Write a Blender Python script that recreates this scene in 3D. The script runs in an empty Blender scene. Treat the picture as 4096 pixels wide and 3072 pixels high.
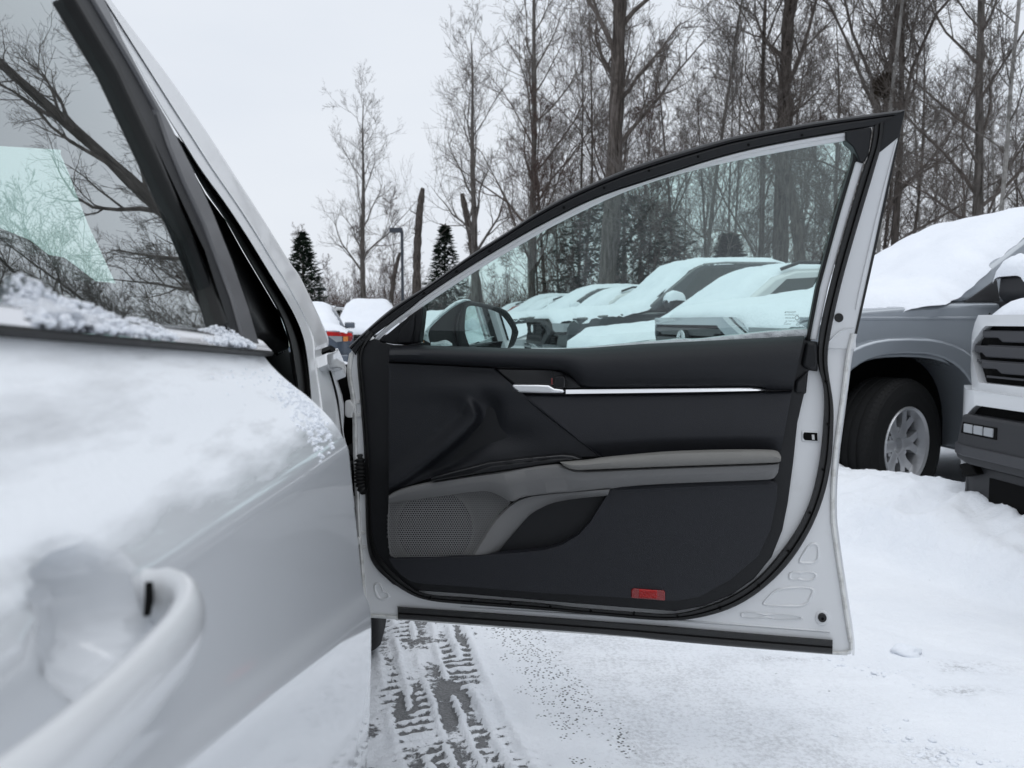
import bpy, bmesh, math, random
from mathutils import Vector, Matrix, noise as mnoise
from mathutils.geometry import tessellate_polygon
R = math.radians
scene = bpy.context.scene
COL = scene.collection

# ------------------------------------------------------------------ camera
CAMZ = 1.10
FPX, CX, CY = 3320.0, 2048.0, 1536.0        # photograph: 4096 x 3072 pixels
PITCH = math.atan(0.0766)
cam_d = bpy.data.cameras.new('camera')
cam = bpy.data.objects.new('camera', cam_d)
COL.objects.link(cam)
cam.location = (0, 0, CAMZ)
cam.rotation_euler = (math.pi / 2 - PITCH, 0, 0)
cam_d.sensor_width = 36.0
cam_d.lens = 36.0 * FPX / 4096.0
cam_d.clip_start = 0.02
cam_d.clip_end = 3000
cam_d.dof.use_dof = True
cam_d.dof.focus_distance = 2.0
cam_d.dof.aperture_fstop = 8.0
scene.camera = cam

# ------------------------------------------------------------------ sky and sun (overcast)
SUN_EL, SUN_AZ = R(76), R(158)
world = bpy.data.worlds.new('World')
scene.world = world
world.use_nodes = True
wn = world.node_tree.nodes
wl = world.node_tree.links
wn.clear()
w_out = wn.new('ShaderNodeOutputWorld')
w_bg = wn.new('ShaderNodeBackground')
w_sky = wn.new('ShaderNodeTexSky')
w_sky.sky_type = 'NISHITA'
w_sky.sun_disc = False
w_sky.sun_elevation = SUN_EL
w_sky.sun_rotation = SUN_AZ
w_sky.dust_density = 4.0
w_sc = wn.new('ShaderNodeMixRGB'); w_sc.blend_type = 'MULTIPLY'; w_sc.inputs[0].default_value = 1.0
w_sc.inputs[2].default_value = (0.10, 0.10, 0.10, 1)
w_no = wn.new('ShaderNodeTexNoise'); w_no.inputs['Scale'].default_value = 2.2; w_no.inputs['Detail'].default_value = 5
w_tc = wn.new('ShaderNodeTexCoord')
w_mp = wn.new('ShaderNodeMapping'); w_mp.inputs['Scale'].default_value = (1, 1, 3.2)
w_rp = wn.new('ShaderNodeValToRGB')
w_rp.color_ramp.elements[0].position = 0.3; w_rp.color_ramp.elements[0].color = (0.79, 0.84, 0.915, 1)
w_rp.color_ramp.elements[1].position = 0.72; w_rp.color_ramp.elements[1].color = (0.86, 0.90, 0.96, 1)
w_mx = wn.new('ShaderNodeMixRGB'); w_mx.inputs[0].default_value = 0.93
wl.new(w_sky.outputs[0], w_sc.inputs[1])
wl.new(w_tc.outputs['Generated'], w_mp.inputs[0]); wl.new(w_mp.outputs[0], w_no.inputs['Vector'])
wl.new(w_no.outputs[0], w_rp.inputs[0])
wl.new(w_sc.outputs[0], w_mx.inputs[1]); wl.new(w_rp.outputs[0], w_mx.inputs[2])
wl.new(w_mx.outputs[0], w_bg.inputs[0])
w_bg.inputs[1].default_value = 1.0
wl.new(w_bg.outputs[0], w_out.inputs[0])

sun_d = bpy.data.lights.new('sun', 'SUN')
sun_d.energy = .95
sun_d.angle = R(60)
sun_d.color = (.96, 0.98, 1.0)
sun = bpy.data.objects.new('sun', sun_d)
COL.objects.link(sun)
sdir = Vector((math.sin(SUN_AZ) * math.cos(SUN_EL), math.cos(SUN_AZ) * math.cos(SUN_EL), math.sin(SUN_EL)))
sun.rotation_euler = sdir.to_track_quat('Z', 'Y').to_euler()
sun.location = (0, 0, 30)

vs = scene.view_settings
vs.view_transform = 'Standard'
try: vs.look = 'None'
except Exception: pass
vs.exposure = 0.02
vs.gamma = 1.0
vs.use_curve_mapping = False
scene.cycles.use_denoising = True
scene.cycles.max_bounces = 10
scene.cycles.transparent_max_bounces = 24
scene.cycles.caustics_reflective = False
scene.cycles.caustics_refractive = False
scene.cycles.sample_clamp_indirect = 6.0

# ------------------------------------------------------------------ photo pixels -> rays
SP, CP = math.sin(PITCH), math.cos(PITCH)
CAMP = Vector((0, 0, CAMZ))
def ray(px, py):
    a = (px - CX) / FPX; b = -(py - CY) / FPX
    return Vector((a, CP + b * SP, -SP + b * CP))
def hit(p, P, N):
    d = ray(*p)
    return CAMP + d * ((P - CAMP).dot(N) / d.dot(N))
def at_depth(px, py, y):
    d = ray(px, py)
    return CAMP + d * (y / d.y)
def crop(x0, y0, k):
    return lambda *pts: [(x0 + pts[i] * k, y0 + pts[i + 1] * k) for i in range(0, len(pts), 2)]
cA = crop(0, 0, .6329); cB = crop(0, 1000, .6329); cC = crop(0, 2022, .6781)
cD = crop(1300, 1150, .5425); cE = crop(2300, 1150, .5425); cF = crop(1300, 1850, .5425); cG = crop(2300, 1850, .5425)
cH = crop(3200, 850, .40506); cI = crop(3200, 1450, .40506)
cN = crop(2000, 0, .5425); cP = crop(1600, 950, .4521); cQ = crop(2400, 950, .4521); cR = crop(3000, 400, .31646)
cS = crop(1100, 1150, .27125); cT = crop(600, 500, .6628); cU = crop(1900, 1400, .5877); cV = crop(1500, 1800, .4521)
cO = crop(3000, 0, .4955); cM = crop(1100, 200, .4521); cW = crop(1200, 1200, .36166); cX = crop(1300, 1700, .5427); cY = crop(1650, 1150, .31646)

# ------------------------------------------------------------------ materials
MATS = {}
def new_mat(name):
    m = bpy.data.materials.new(name); m.use_nodes = True
    MATS[name] = m
    return m, m.node_tree.nodes, m.node_tree.links, m.node_tree.nodes['Principled BSDF']
def pmat(name, col, rough=.5, metal=0., coat=0., spec=.5, bump=None, var=None, sheen=0.):
    """bump = list of (scale, strength_m); var = (scale, amount, second colour)"""
    m, N, L, b = new_mat(name)
    b.inputs['Base Color'].default_value = (*col, 1)
    b.inputs['Roughness'].default_value = rough
    b.inputs['Metallic'].default_value = metal
    b.inputs['Coat Weight'].default_value = coat
    b.inputs['Coat Roughness'].default_value = 0.04
    b.inputs['Specular IOR Level'].default_value = spec
    tc = N.new('ShaderNodeTexCoord')
    if var:
        no = N.new('ShaderNodeTexNoise'); no.inputs['Scale'].default_value = var[0]; no.inputs['Detail'].default_value = 6
        no.inputs['Roughness'].default_value = .65
        L.new(tc.outputs['Object'], no.inputs['Vector'])
        rp = N.new('ShaderNodeValToRGB'); rp.color_ramp.elements[0].position = var[1]; rp.color_ramp.elements[1].position = min(.98, var[1] + .3)
        rp.color_ramp.elements[0].color = (*col, 1); rp.color_ramp.elements[1].color = (*var[2], 1)
        L.new(no.outputs[0], rp.inputs[0]); L.new(rp.outputs[0], b.inputs['Base Color'])
    last = None
    for sc, st in (bump or []):
        no = N.new('ShaderNodeTexNoise'); no.inputs['Scale'].default_value = sc; no.inputs['Detail'].default_value = 4
        L.new(tc.outputs['Object'], no.inputs['Vector'])
        bp = N.new('ShaderNodeBump'); bp.inputs['Strength'].default_value = 1.0; bp.inputs['Distance'].default_value = st
        L.new(no.outputs[0], bp.inputs['Height'])
        if last: L.new(last.outputs[0], bp.inputs['Normal'])
        last = bp
    if last: L.new(last.outputs[0], b.inputs['Normal'])
    return m
def glass_mat(name, tint, base_f=.08, dirt=0.0, pw_=4.0):
    m, N, L, b = new_mat(name)
    N.remove(b)
    out = N['Material Output']
    lw = N.new('ShaderNodeLayerWeight'); lw.inputs[0].default_value = .5
    pw = N.new('ShaderNodeMath'); pw.operation = 'POWER'; pw.inputs[1].default_value = pw_
    ml = N.new('ShaderNodeMath'); ml.operation = 'MULTIPLY_ADD'; ml.inputs[1].default_value = 1 - base_f; ml.inputs[2].default_value = base_f
    L.new(lw.outputs['Facing'], pw.inputs[0]); L.new(pw.outputs[0], ml.inputs[0])
    tr = N.new('ShaderNodeBsdfTransparent'); tr.inputs[0].default_value = (*tint, 1)
    gl = N.new('ShaderNodeBsdfGlossy'); gl.inputs['Roughness'].default_value = 0.0; gl.inputs['Color'].default_value = (.93, .97, .97, 1)
    mx = N.new('ShaderNodeMixShader')
    L.new(ml.outputs[0], mx.inputs[0]); L.new(tr.outputs[0], mx.inputs[1]); L.new(gl.outputs[0], mx.inputs[2])
    last = mx
    if dirt:
        df = N.new('ShaderNodeBsdfDiffuse'); df.inputs[0].default_value = (.8, .84, .86, 1)
        no = N.new('ShaderNodeTexNoise'); no.inputs['Scale'].default_value = 9; no.inputs['Detail'].default_value = 8
        tc = N.new('ShaderNodeTexCoord'); L.new(tc.outputs['Object'], no.inputs['Vector'])
        mm = N.new('ShaderNodeMath'); mm.operation = 'MULTIPLY'; mm.inputs[1].default_value = dirt
        L.new(no.outputs[0], mm.inputs[0])
        m2 = N.new('ShaderNodeMixShader'); L.new(mm.outputs[0], m2.inputs[0]); L.new(mx.outputs[0], m2.inputs[1]); L.new(df.outputs[0], m2.inputs[2])
        last = m2
    L.new(last.outputs[0], out.inputs['Surface'])
    return m

pmat('white_paint', (.63, .645, .66), .28, coat=.7, bump=[(3, .0004)])
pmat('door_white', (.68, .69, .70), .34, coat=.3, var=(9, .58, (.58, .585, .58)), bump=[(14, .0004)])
pmat('worn_white', (.66, .665, .65), .5, var=(30, .48, (.36, .355, .33)), bump=[(60, .0006)])
pmat('silver_paint', (.30, .33, .36), .25, metal=.35, coat=.8)
pmat('dark_paint', (.045, .052, .058), .25, metal=.3, coat=.8)
pmat('blue_grey_paint', (.075, .095, .125), .25, metal=.3, coat=.8)
pmat('red_paint', (.30, .025, .02), .25, coat=.8)
pmat('tan_paint', (.48, .46, .40), .3, coat=.8)
pmat('trim_black', (.0065, .007, .0085), .46, bump=[(900, .0005)], spec=.36)
pmat('trim_soft', (.0085, .0095, .0125), .50, bump=[(620, .0009), (1500, .0003)], spec=.38)
pmat('trim_dark', (.0105, .0115, .0155), .50, bump=[(700, .0008)], spec=.4)
pmat('gloss_black', (.008, .008, .009), .12, spec=.5)
pmat('grille_grey', (.19, .19, .19), .5)
pmat('trim_grey', (.165, .164, .163), .55, bump=[(520, .0010), (1400, .0003)], spec=.35)
pmat('armrest_fabric', (.205, .200, .188), .62, bump=[(760, .0006)], spec=.3)
pmat('rubber', (.012, .012, .012), .55, spec=.4, bump=[(40, .0006)])
pmat('rubber_worn', (.016, .016, .016), .42, var=(22, .62, (.10, .098, .09)), bump=[(30, .0015), (120, .0006)])
pmat('satin_chrome', (.86, .87, .88), .30, metal=1.)
pmat('bright_chrome', (.8, .8, .82), .1, metal=1.)
pmat('red_lens', (.20, .006, .006), .18, coat=.6, bump=[(320, .001)])
pmat('red_lens_bright', (.48, .010, .009), .2, coat=.6, bump=[(320, .001)])
pmat('amber_lens', (.62, .20, .03), .2, coat=.6)
pmat('clear_lens', (.26, .275, .29), .12, coat=.8, bump=[(60, .002)])
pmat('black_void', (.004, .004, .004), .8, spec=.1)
pmat('frame_grey', (.085, .086, .092), .34, coat=.2)
pmat('pillar_trim', (.035, .036, .036), .75)
pmat('cabin_lining', (.05, .05, .052), .8, spec=.2)
pmat('tyre', (.0085, .0087, .009), .75, bump=[(70, .0015)], spec=.22)
pmat('alloy', (.55, .56, .58), .32, metal=.6)
pmat('plastic_grey', (.018, .019, .022), .6, bump=[(500, .0008)])
pmat('grille_slat', (.030, .031, .036), .5)
pmat('mirror_glass', (.72, .74, .76), .015, metal=1.)
pmat('hinge_metal', (.60, .60, .59), .42, var=(40, .6, (.38, .36, .33)))
pmat('steel_post', (.030, .037, .050), .5)
pmat('etch', (.012, .014, .014), .7)
pmat('emblem_silver', (.72, .74, .76), .2, metal=.9)
glass_mat('door_glass', (.72, .90, .855), .075, dirt=.03)
glass_mat('rear_glass', (.66, .86, .79), .34, dirt=.02, pw_=3.0)
glass_mat('car_glass_dark', (.10, .13, .13), .09)
glass_mat('windshield_glass', (.84, .95, .92), .06)

def snow_mat(name, col=(.86, .885, .92), rough=.75, b1=.012, b2=.004, s1=9., s2=60.):
    m, N, L, b = new_mat(name)
    b.inputs['Roughness'].default_value = rough
    b.inputs['Specular IOR Level'].default_value = .25
    b.inputs['Subsurface Weight'].default_value = 0.0
    tc = N.new('ShaderNodeTexCoord')
    no = N.new('ShaderNodeTexNoise'); no.inputs['Scale'].default_value = 2.5; no.inputs['Detail'].default_value = 6
    L.new(tc.outputs['Object'], no.inputs['Vector'])
    rp = N.new('ShaderNodeValToRGB')
    rp.color_ramp.elements[0].color = (col[0] * .95, col[1] * .955, col[2] * .965, 1); rp.color_ramp.elements[1].color = (*col, 1)
    rp.color_ramp.elements[0].position = .3; rp.color_ramp.elements[1].position = .65
    L.new(no.outputs[0], rp.inputs[0]); L.new(rp.outputs[0], b.inputs['Base Color'])
    last = None
    for s, d in ((s1, b1), (s2, b2)):
        n2 = N.new('ShaderNodeTexNoise'); n2.inputs['Scale'].default_value = s; n2.inputs['Detail'].default_value = 7; n2.inputs['Roughness'].default_value = .6
        L.new(tc.outputs['Object'], n2.inputs['Vector'])
        bp = N.new('ShaderNodeBump'); bp.inputs['Distance'].default_value = d; bp.inputs['Strength'].default_value = .9
        L.new(n2.outputs[0], bp.inputs['Height'])
        if last: L.new(last.outputs[0], bp.inputs['Normal'])
        last = bp
    L.new(last.outputs[0], b.inputs['Normal'])
    return m
snow_mat('snow', (.83, .86, .905))
snow_mat('snow_rough', (.83, .86, .905), b1=.02, b2=.012, s1=14, s2=90)
snow_mat('snow_crust', col=(.74, .78, .80), rough=.35, b1=.006, b2=.006, s1=60, s2=260)

def bark_mat(name, c1, c2, scale=(14, 14, 2.2)):
    m, N, L, b = new_mat(name)
    b.inputs['Roughness'].default_value = .9
    b.inputs['Specular IOR Level'].default_value = .15
    tc = N.new('ShaderNodeTexCoord'); mp = N.new('ShaderNodeMapping'); mp.inputs['Scale'].default_value = scale
    no = N.new('ShaderNodeTexNoise'); no.inputs['Scale'].default_value = 1.0; no.inputs['Detail'].default_value = 8; no.inputs['Roughness'].default_value = .7
    L.new(tc.outputs['Object'], mp.inputs[0]); L.new(mp.outputs[0], no.inputs['Vector'])
    rp = N.new('ShaderNodeValToRGB'); rp.color_ramp.elements[0].position = .36; rp.color_ramp.elements[1].position = .66
    rp.color_ramp.elements[0].color = (*c1, 1); rp.color_ramp.elements[1].color = (*c2, 1)
    L.new(no.outputs[0], rp.inputs[0]); L.new(rp.outputs[0], b.inputs['Base Color'])
    bp = N.new('ShaderNodeBump'); bp.inputs['Distance'].default_value = .03; bp.inputs['Strength'].default_value = 1
    L.new(no.outputs[0], bp.inputs['Height']); L.new(bp.outputs[0], b.inputs['Normal'])
    return m
bark_mat('bark_brown', (.026, .021, .018), (.140, .122, .110), (18, 18, 1.6))
bark_mat('bark_grey', (.045, .04, .036), (.18, .165, .152), (16, 16, 2.0))
bark_mat('bark_pale', (.16, .155, .145), (.36, .35, .335), (9, 9, 5))
bark_mat('twig', (.070, .059, .052), (.155, .135, .122), (6, 6, 6))
bark_mat('twig_grey', (.085, .077, .071), (.175, .16, .148), (6, 6, 6))
bark_mat('brush_twig', (.045, .030, .026), (.115, .080, .070), (2, 2, 2))
bark_mat('needles', (.010, .018, .012), (.030, .046, .030), (4, 4, 4))
bark_mat('nest_twigs', (.03, .022, .016), (.09, .07, .05), (12, 12, 12))

# ------------------------------------------------------------------ mesh helpers
def tagged(o, label=None, cat=None, group=None, kind=None):
    if label: o['label'] = label
    if cat: o['category'] = cat
    if group: o['group'] = group
    if kind: o['kind'] = kind
    return o
def thing(name, label, cat, loc=(0, 0, 0), rz=0, group=None):
    o = bpy.data.objects.new(name, None); COL.objects.link(o)
    o.empty_display_size = .1
    o.location = loc; o.rotation_euler = (0, 0, rz)
    return tagged(o, label, cat, group)
WORLD_OFF = {}
def origin_of(o):
    v = Vector((0, 0, 0))
    while o: v += o.location; o = o.parent
    return v
def link_mesh(name, me, mat, parent=None, local=False):
    o = bpy.data.objects.new(name, me); COL.objects.link(o)
    if mat: me.materials.append(MATS[mat])
    if parent:
        o.parent = parent
        if not local:
            off = origin_of(parent)
            if off.length > 0: me.transform(Matrix.Translation(-off))
    return o
def mk(name, verts, faces, mat, parent=None, smooth=False, local=False, fix=True):
    me = bpy.data.meshes.new(name)
    me.from_pydata([tuple(v) for v in verts], [], faces)
    if fix:
        bm = bmesh.new(); bm.from_mesh(me)
        bmesh.ops.recalc_face_normals(bm, faces=bm.faces)
        bm.to_mesh(me); bm.free()
    if smooth:
        for p in me.polygons: p.use_smooth = True
        if smooth != 'all' and len(me.polygons) < 60000:
            bm = bmesh.new(); bm.from_mesh(me)
            for e in bm.edges:
                if len(e.link_faces) == 2 and e.calc_face_angle(0) > R(48): e.smooth = False
            bm.to_mesh(me); bm.free()
    return link_mesh(name, me, mat, parent, local)
def bevel(o, w, seg=3, ang=35):
    md = o.modifiers.new('bevel', 'BEVEL'); md.width = w; md.segments = seg; md.limit_method = 'ANGLE'; md.angle_limit = R(ang)
    md.harden_normals = False
    for p in o.data.polygons: p.use_smooth = True
    try:
        bm = bmesh.new(); bm.from_mesh(o.data)
        for e in bm.edges:
            if len(e.link_faces) == 2 and e.calc_face_angle(0) > R(40): e.smooth = False
        bm.to_mesh(o.data); bm.free()
    except Exception: pass
    return o
def prism(front, back, holes_f=None, holes_b=None):
    """closed solid between two matching outlines (lists of Vector), optional matching holes"""
    loops_f = [front] + (holes_f or []); loops_b = [back] + (holes_b or [])
    V = []; F = []; idx = []
    for lf, lb in zip(loops_f, loops_b):
        i0 = len(V); V += list(lf); i1 = len(V); V += list(lb); n = len(lf)
        idx.append((i0, i1, n))
        for k in range(n):
            k2 = (k + 1) % n
            F.append((i0 + k, i0 + k2, i1 + k2, i1 + k))
    if not holes_f:
        i0, i1, n = idx[0]
        F.append(tuple(range(i0, i0 + n))); F.append(tuple(range(i1 + n - 1, i1 - 1, -1)))
    else:
        flat = []
        for (i0, i1, n) in idx: flat += [(i0 + k, i1 + k) for k in range(n)]
        for t in tessellate_polygon(loops_f):
            F.append(tuple(flat[i][0] for i in t)); F.append(tuple(flat[i][1] for i in reversed(t)))
    return V, F
def resample(pts, n):
    P = [Vector(p) for p in pts]
    L = [0.]
    for a, b in zip(P, P[1:]): L.append(L[-1] + (b - a).length)
    out = []; j = 0
    for i in range(n):
        t = L[-1] * i / (n - 1)
        while j < len(L) - 2 and L[j + 1] < t: j += 1
        d = L[j + 1] - L[j]
        out.append(P[j].lerp(P[j + 1], 0 if d == 0 else (t - L[j]) / d))
    return out
def smooth_line(pts, it=2, closed=False):
    """Chaikin corner cutting; keeps end points of an open line"""
    P = [Vector(p) for p in pts]
    for _ in range(it):
        Q = []
        n = len(P)
        for i in range(n if closed else n - 1):
            a, b = P[i], P[(i + 1) % n]
            Q += [a.lerp(b, .25), a.lerp(b, .75)]
        P = Q if closed else [P[0]] + Q[1:-1] + [P[-1]]
    return P
def grid_faces(nu, nv, i0=0):
    return [(i0 + v * nu + u, i0 + v * nu + u + 1, i0 + (v + 1) * nu + u + 1, i0 + (v + 1) * nu + u) for v in range(nv - 1) for u in range(nu - 1)]
def tube_verts(path, rad, sides, V, F, cap=True, flat=None):
    """append a tube along path; rad = number or list"""
    n = len(path)
    P = [Vector(p) for p in path]
    rr = rad if isinstance(rad, (list, tuple)) else [rad] * n
    t0 = (P[1] - P[0]).normalized()
    up = Vector((0, 0, 1)) if abs(t0.z) < .9 else Vector((1, 0, 0))
    a = t0.cross(up).normalized()
    base = len(V)
    for i in range(n):
        t = (P[min(i + 1, n - 1)] - P[max(i - 1, 0)])
        if t.length < 1e-9: t = t0
        t = t.normalized()
        a = (a - t * a.dot(t))
        a = a.normalized() if a.length > 1e-6 else t.orthogonal().normalized()
        b = t.cross(a)
        for k in range(sides):
            g = 2 * math.pi * k / sides
            V.append(P[i] + (a * math.cos(g) + b * math.sin(g)) * rr[i])
    for i in range(n - 1):
        for k in range(sides):
            k2 = (k + 1) % sides
            F.append((base + i * sides + k, base + i * sides + k2, base + (i + 1) * sides + k2, base + (i + 1) * sides + k))
    if cap:
        F.append(tuple(base + k for k in reversed(range(sides))))
        F.append(tuple(base + (n - 1) * sides + k for k in range(sides)))
def tube(name, path, rad, mat, parent=None, sides=10, local=False):
    V = []; F = []
    tube_verts(path, rad, sides, V, F)
    o = mk(name, V, F, mat, parent, smooth=True, local=local, fix=False)
    return o
def box_vf(x0, x1, y0, y1, z0, z1):
    V = [Vector((x, y, z)) for x in (x0, x1) for y in (y0, y1) for z in (z0, z1)]
    F = [(0, 1, 3, 2), (4, 6, 7, 5), (0, 4, 5, 1), (2, 3, 7, 6), (0, 2, 6, 4), (1, 5, 7, 3)]
    return V, F
def lathe_vf(profile, n, axis='y'):
    """profile: list of (r, a) ; a along axis"""
    V = []; F = []; m = len(profile)
    for k in range(n):
        g = 2 * math.pi * k / n
        for r, a in profile:
            V.append(Vector((r * math.cos(g), a, r * math.sin(g))))
    for k in range(n):
        k2 = (k + 1) % n
        for i in range(m - 1):
            F.append((k * m + i, k * m + i + 1, k2 * m + i + 1, k2 * m + i))
    return V, F
def copy_tree(o, parent=None):
    c = o.copy(); COL.objects.link(c)
    c.parent = parent
    for ch in list(o.children): copy_tree(ch, c)
    return c
def fbm(x, y, z=0., o=4):
    s = 0.; a = 1.; f = 1.
    for _ in range(o):
        s += a * mnoise.noise(Vector((x * f, y * f, z * f + 7.3 * _))); a *= .5; f *= 2.03
    return s
def smoothstep(a, b, x):
    t = min(1., max(0., (x - a) / (b - a))); return t * t * (3 - 2 * t)
# ================================================================== GROUND
BK_A = Vector((1.52, 3.96)); BK_N = Vector((.878, .479)); BK_T = Vector((-.479, .878))
def bank_h(x, y):
    p = Vector((x, y)) - BK_A
    d = p.dot(BK_N); u = p.dot(BK_T)
    w = .10 * fbm(u * 1.6, 3.1) + .03 * fbm(u * 6, 9)
    d += w
    if d < -.1 or d > 5: return 0., d
    crest = .275 + .06 * fbm(u * 1.1, 7.7)
    a = smoothstep(-.03, .20, d) * .62 + smoothstep(.12, .62, d) * .38
    b = 1 - .82 * smoothstep(.62, 1.25, d)
    lump = .045 * (1 - abs(fbm(x * 3.2, y * 3.2, 1.)) * 2.0) * smoothstep(.75, .3, d) + .012 * (1 - 2.5 * abs(fbm(x * 8, y * 8, 4.))) + .007 * fbm(x * 20, y * 20, 2.)
    return max(0, crest * a * b + lump * a * b - .02 * smoothstep(.8, 1.6, d)), d
TR_P = Vector((-.135, 2.08)); TR_D = Vector((-.24, .94)).normalized(); TR_N = Vector((TR_D.y, -TR_D.x))
def track_uv(x, y):
    p = Vector((x, y)) - TR_P
    u = p.dot(TR_D); v = p.dot(TR_N)
    return u, v - .03 * u * u
def ground_info(x, y):
    z = .012 * fbm(x * .9, y * .9) + .006 * fbm(x * 4, y * 4, 3.)
    bh, d = bank_h(x, y)
    asph = 0.; grit = 0.; thin = 0.
    if -4 < x < 6 and 0 < y < 9 and d < .3:
        u, v = track_uv(x, y)
        inb = smoothstep(.21, .13, abs(v))
        # long snow ridges left between the tread ribs
        rid = 0.
        for vc, wd, a in ((-.165, .012, .012), (-.10, .010, .012), (-.035, .009, .010), (.03, .009, .011), (.095, .012, .016), (.155, .013, .014)):
            vv = v - vc - .010 * fbm(u * 3, vc * 20) - .004 * fbm(u * 14, vc * 9)
            k = smoothstep(-.45, .15, fbm(u * 4.5, vc * 37))
            rid = max(rid, a * math.exp(-(vv / wd) ** 2) * k)
        bars = .010 * max(0., math.sin(u * 2 * math.pi / .042 + 22 * abs(v) + 1.5 * fbm(u * 6, v * 6)) - .15) * smoothstep(-.35, .25, fbm(u * 5, v * 9, 5.)) * smoothstep(.03, .07, abs(v))
        pat = fbm(u * 2.2 + 5, v * 8, 2.) * .6 + .35 * fbm(u * 9, v * 12, 4.)
        asph = inb * min(1., max(0., .55 + 1.1 * pat)) * (1 - .95 * smoothstep(.0008, .0035, rid + bars * 1.2))
        z += inb * (rid + bars) - .006 * asph
        if not inb: pass
        # trampled, half-bare patch left of the track
        lf = smoothstep(-.16, -.24, v) * smoothstep(-.75, -.35, v)
        asph = max(asph, .66 * lf * smoothstep(.05, .5, fbm(x * 9, y * 9, 6.)))
        z += lf * (.008 * fbm(x * 16, y * 16, 8.))
        # grit that the wheel threw to the right
        gv = v - .30 - .10 * (1.2 - u) * .4
        grit = math.exp(-(gv / .12) ** 2) * smoothstep(-.3, .3, fbm(u * 2, v * 5, 1.) + .25)
        thin = smoothstep(.25, .45, v) * smoothstep(1.35, .7, v + .25 * fbm(x * 1.3, y * 1.3, 4.)) * smoothstep(3.9, 3.0, y)
        for (ax_, ay_, sx_, sy_) in ((1.44, 2.55, .13, .05), (1.33, 2.38, .10, .035), (.62, 2.45, .07, .03), (1.05, 2.02, .10, .05), (.9, 2.62, .16, .03)):
            thin = max(thin, 1.7 * math.exp(-((x - ax_ - .5 * (y - ay_)) / sx_) ** 2 - ((y - ay_) / sy_) ** 2) * smoothstep(-.35, .25, fbm(x * 14, y * 14, 5.)))
        # broken crust, drag marks and clods further right
        z += .010 * max(0, fbm(x * 6 + y * 2, y * 3, 12.)) ** 2 * smoothstep(.2, .6, v)
    # shallow pushed-up edges in the plain on the right
    for (ax, ay, bx, by, hgt) in ((1.02, 2.62, 1.34, 2.28, .010), (1.25, 2.95, 1.75, 2.45, -.006), (.80, 2.46, 1.22, 2.44, .008), (1.1, 2.05, 1.45, 1.80, .014), (.62, 2.30, 1.2, 1.78, .008)):
        dx, dy = bx - ax, by - ay
        t = ((x - ax) * dx + (y - ay) * dy) / (dx * dx + dy * dy)
        if -.1 < t < 1.1:
            q = ((x - ax) * dy - (y - ay) * dx) / math.hypot(dx, dy) + .03 * fbm(t * 5, ax * 9)
            z += hgt * math.exp(-(q / .022) ** 2) * smoothstep(-.1, .1, t) * smoothstep(1.1, .9, t) * (.6 + .6 * abs(fbm(x * 22, y * 22)))
    z -= .05 * smoothstep(.9, 2.2, d)
    return z + bh, asph, grit, thin
def axis(segs):
    out = []
    for a, b, st in segs:
        n = max(1, round((b - a) / st))
        out += [a + (b - a) * i / n for i in range(n)]
    out.append(segs[-1][1])
    return out
GX = axis([(-900, -100, 100), (-100, -20, 10), (-20, -4, 2), (-4, -1, .15), (-1, .42, .0085), (.42, 3.4, .021), (3.4, 6, .08), (6, 20, 1), (20, 100, 10), (100, 900, 100)])
GY = axis([(-900, -100, 100), (-100, -10, 10), (-10, 1, 1), (1, 1.55, .05), (1.55, 3.35, .0095), (3.35, 6.2, .021), (6.2, 12, .15), (12, 40, 2), (40, 120, 10), (120, 1500, 120)])
gv = []; ga = []; gg = []; gt = []
for y in GY:
    for x in GX:
        if abs(x) < 7 and -2 < y < 12: z, a, g, t = ground_info(x, y)
        else: z, a, g, t = (-.05, 0., 0., 0.)
        gv.append((x, y, z)); ga.append(a); gg.append(g); gt.append(t)
me = bpy.data.meshes.new('ground')
me.from_pydata(gv, [], grid_faces(len(GX), len(GY)))
for p in me.polygons: p.use_smooth = True
for nm, dat in (('asph', ga), ('grit', gg), ('thin', gt)):
    at = me.attributes.new(nm, 'FLOAT', 'POINT'); at.data.foreach_set('value', dat)
m, N, L, b = new_mat('snowy_ground')
b.inputs['Roughness'].default_value = .75; b.inputs['Specular IOR Level'].default_value = .25
tc = N.new('ShaderNodeTexCoord')
def nz(scale, detail=7, rough=.6, vec=None):
    n = N.new('ShaderNodeTexNoise'); n.inputs['Scale'].default_value = scale; n.inputs['Detail'].default_value = detail; n.inputs['Roughness'].default_value = rough
    L.new(vec or tc.outputs['Object'], n.inputs['Vector']); return n.outputs[0]
def ramp(inp, p0, p1, c0=(0, 0, 0), c1=(1, 1, 1)):
    r = N.new('ShaderNodeValToRGB'); r.color_ramp.elements[0].position = p0; r.color_ramp.elements[1].position = p1
    r.color_ramp.elements[0].color = (*c0, 1); r.color_ramp.elements[1].color = (*c1, 1); L.new(inp, r.inputs[0]); return r.outputs[0]
def math_(op, a, bb, c=None):
    n = N.new('ShaderNodeMath'); n.operation = op
    for i, v in enumerate((a, bb, c)):
        if v is None: continue
        if isinstance(v, (int, float)): n.inputs[i].default_value = v
        else: L.new(v, n.inputs[i])
    return n.outputs[0]
def attr(nm):
    a = N.new('ShaderNodeAttribute'); a.attribute_name = nm; return a.outputs['Fac']
def mix(f, a, c):
    n = N.new('ShaderNodeMixRGB'); L.new(f, n.inputs[0])
    for i, v in ((1, a), (2, c)):
        if isinstance(v, tuple): n.inputs[i].default_value = (*v, 1)
        else: L.new(v, n.inputs[i])
    return n.outputs[0]
snowc = ramp(nz(2.2), .3, .66, (.80, .83, .875), (.865, .89, .925))
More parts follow.
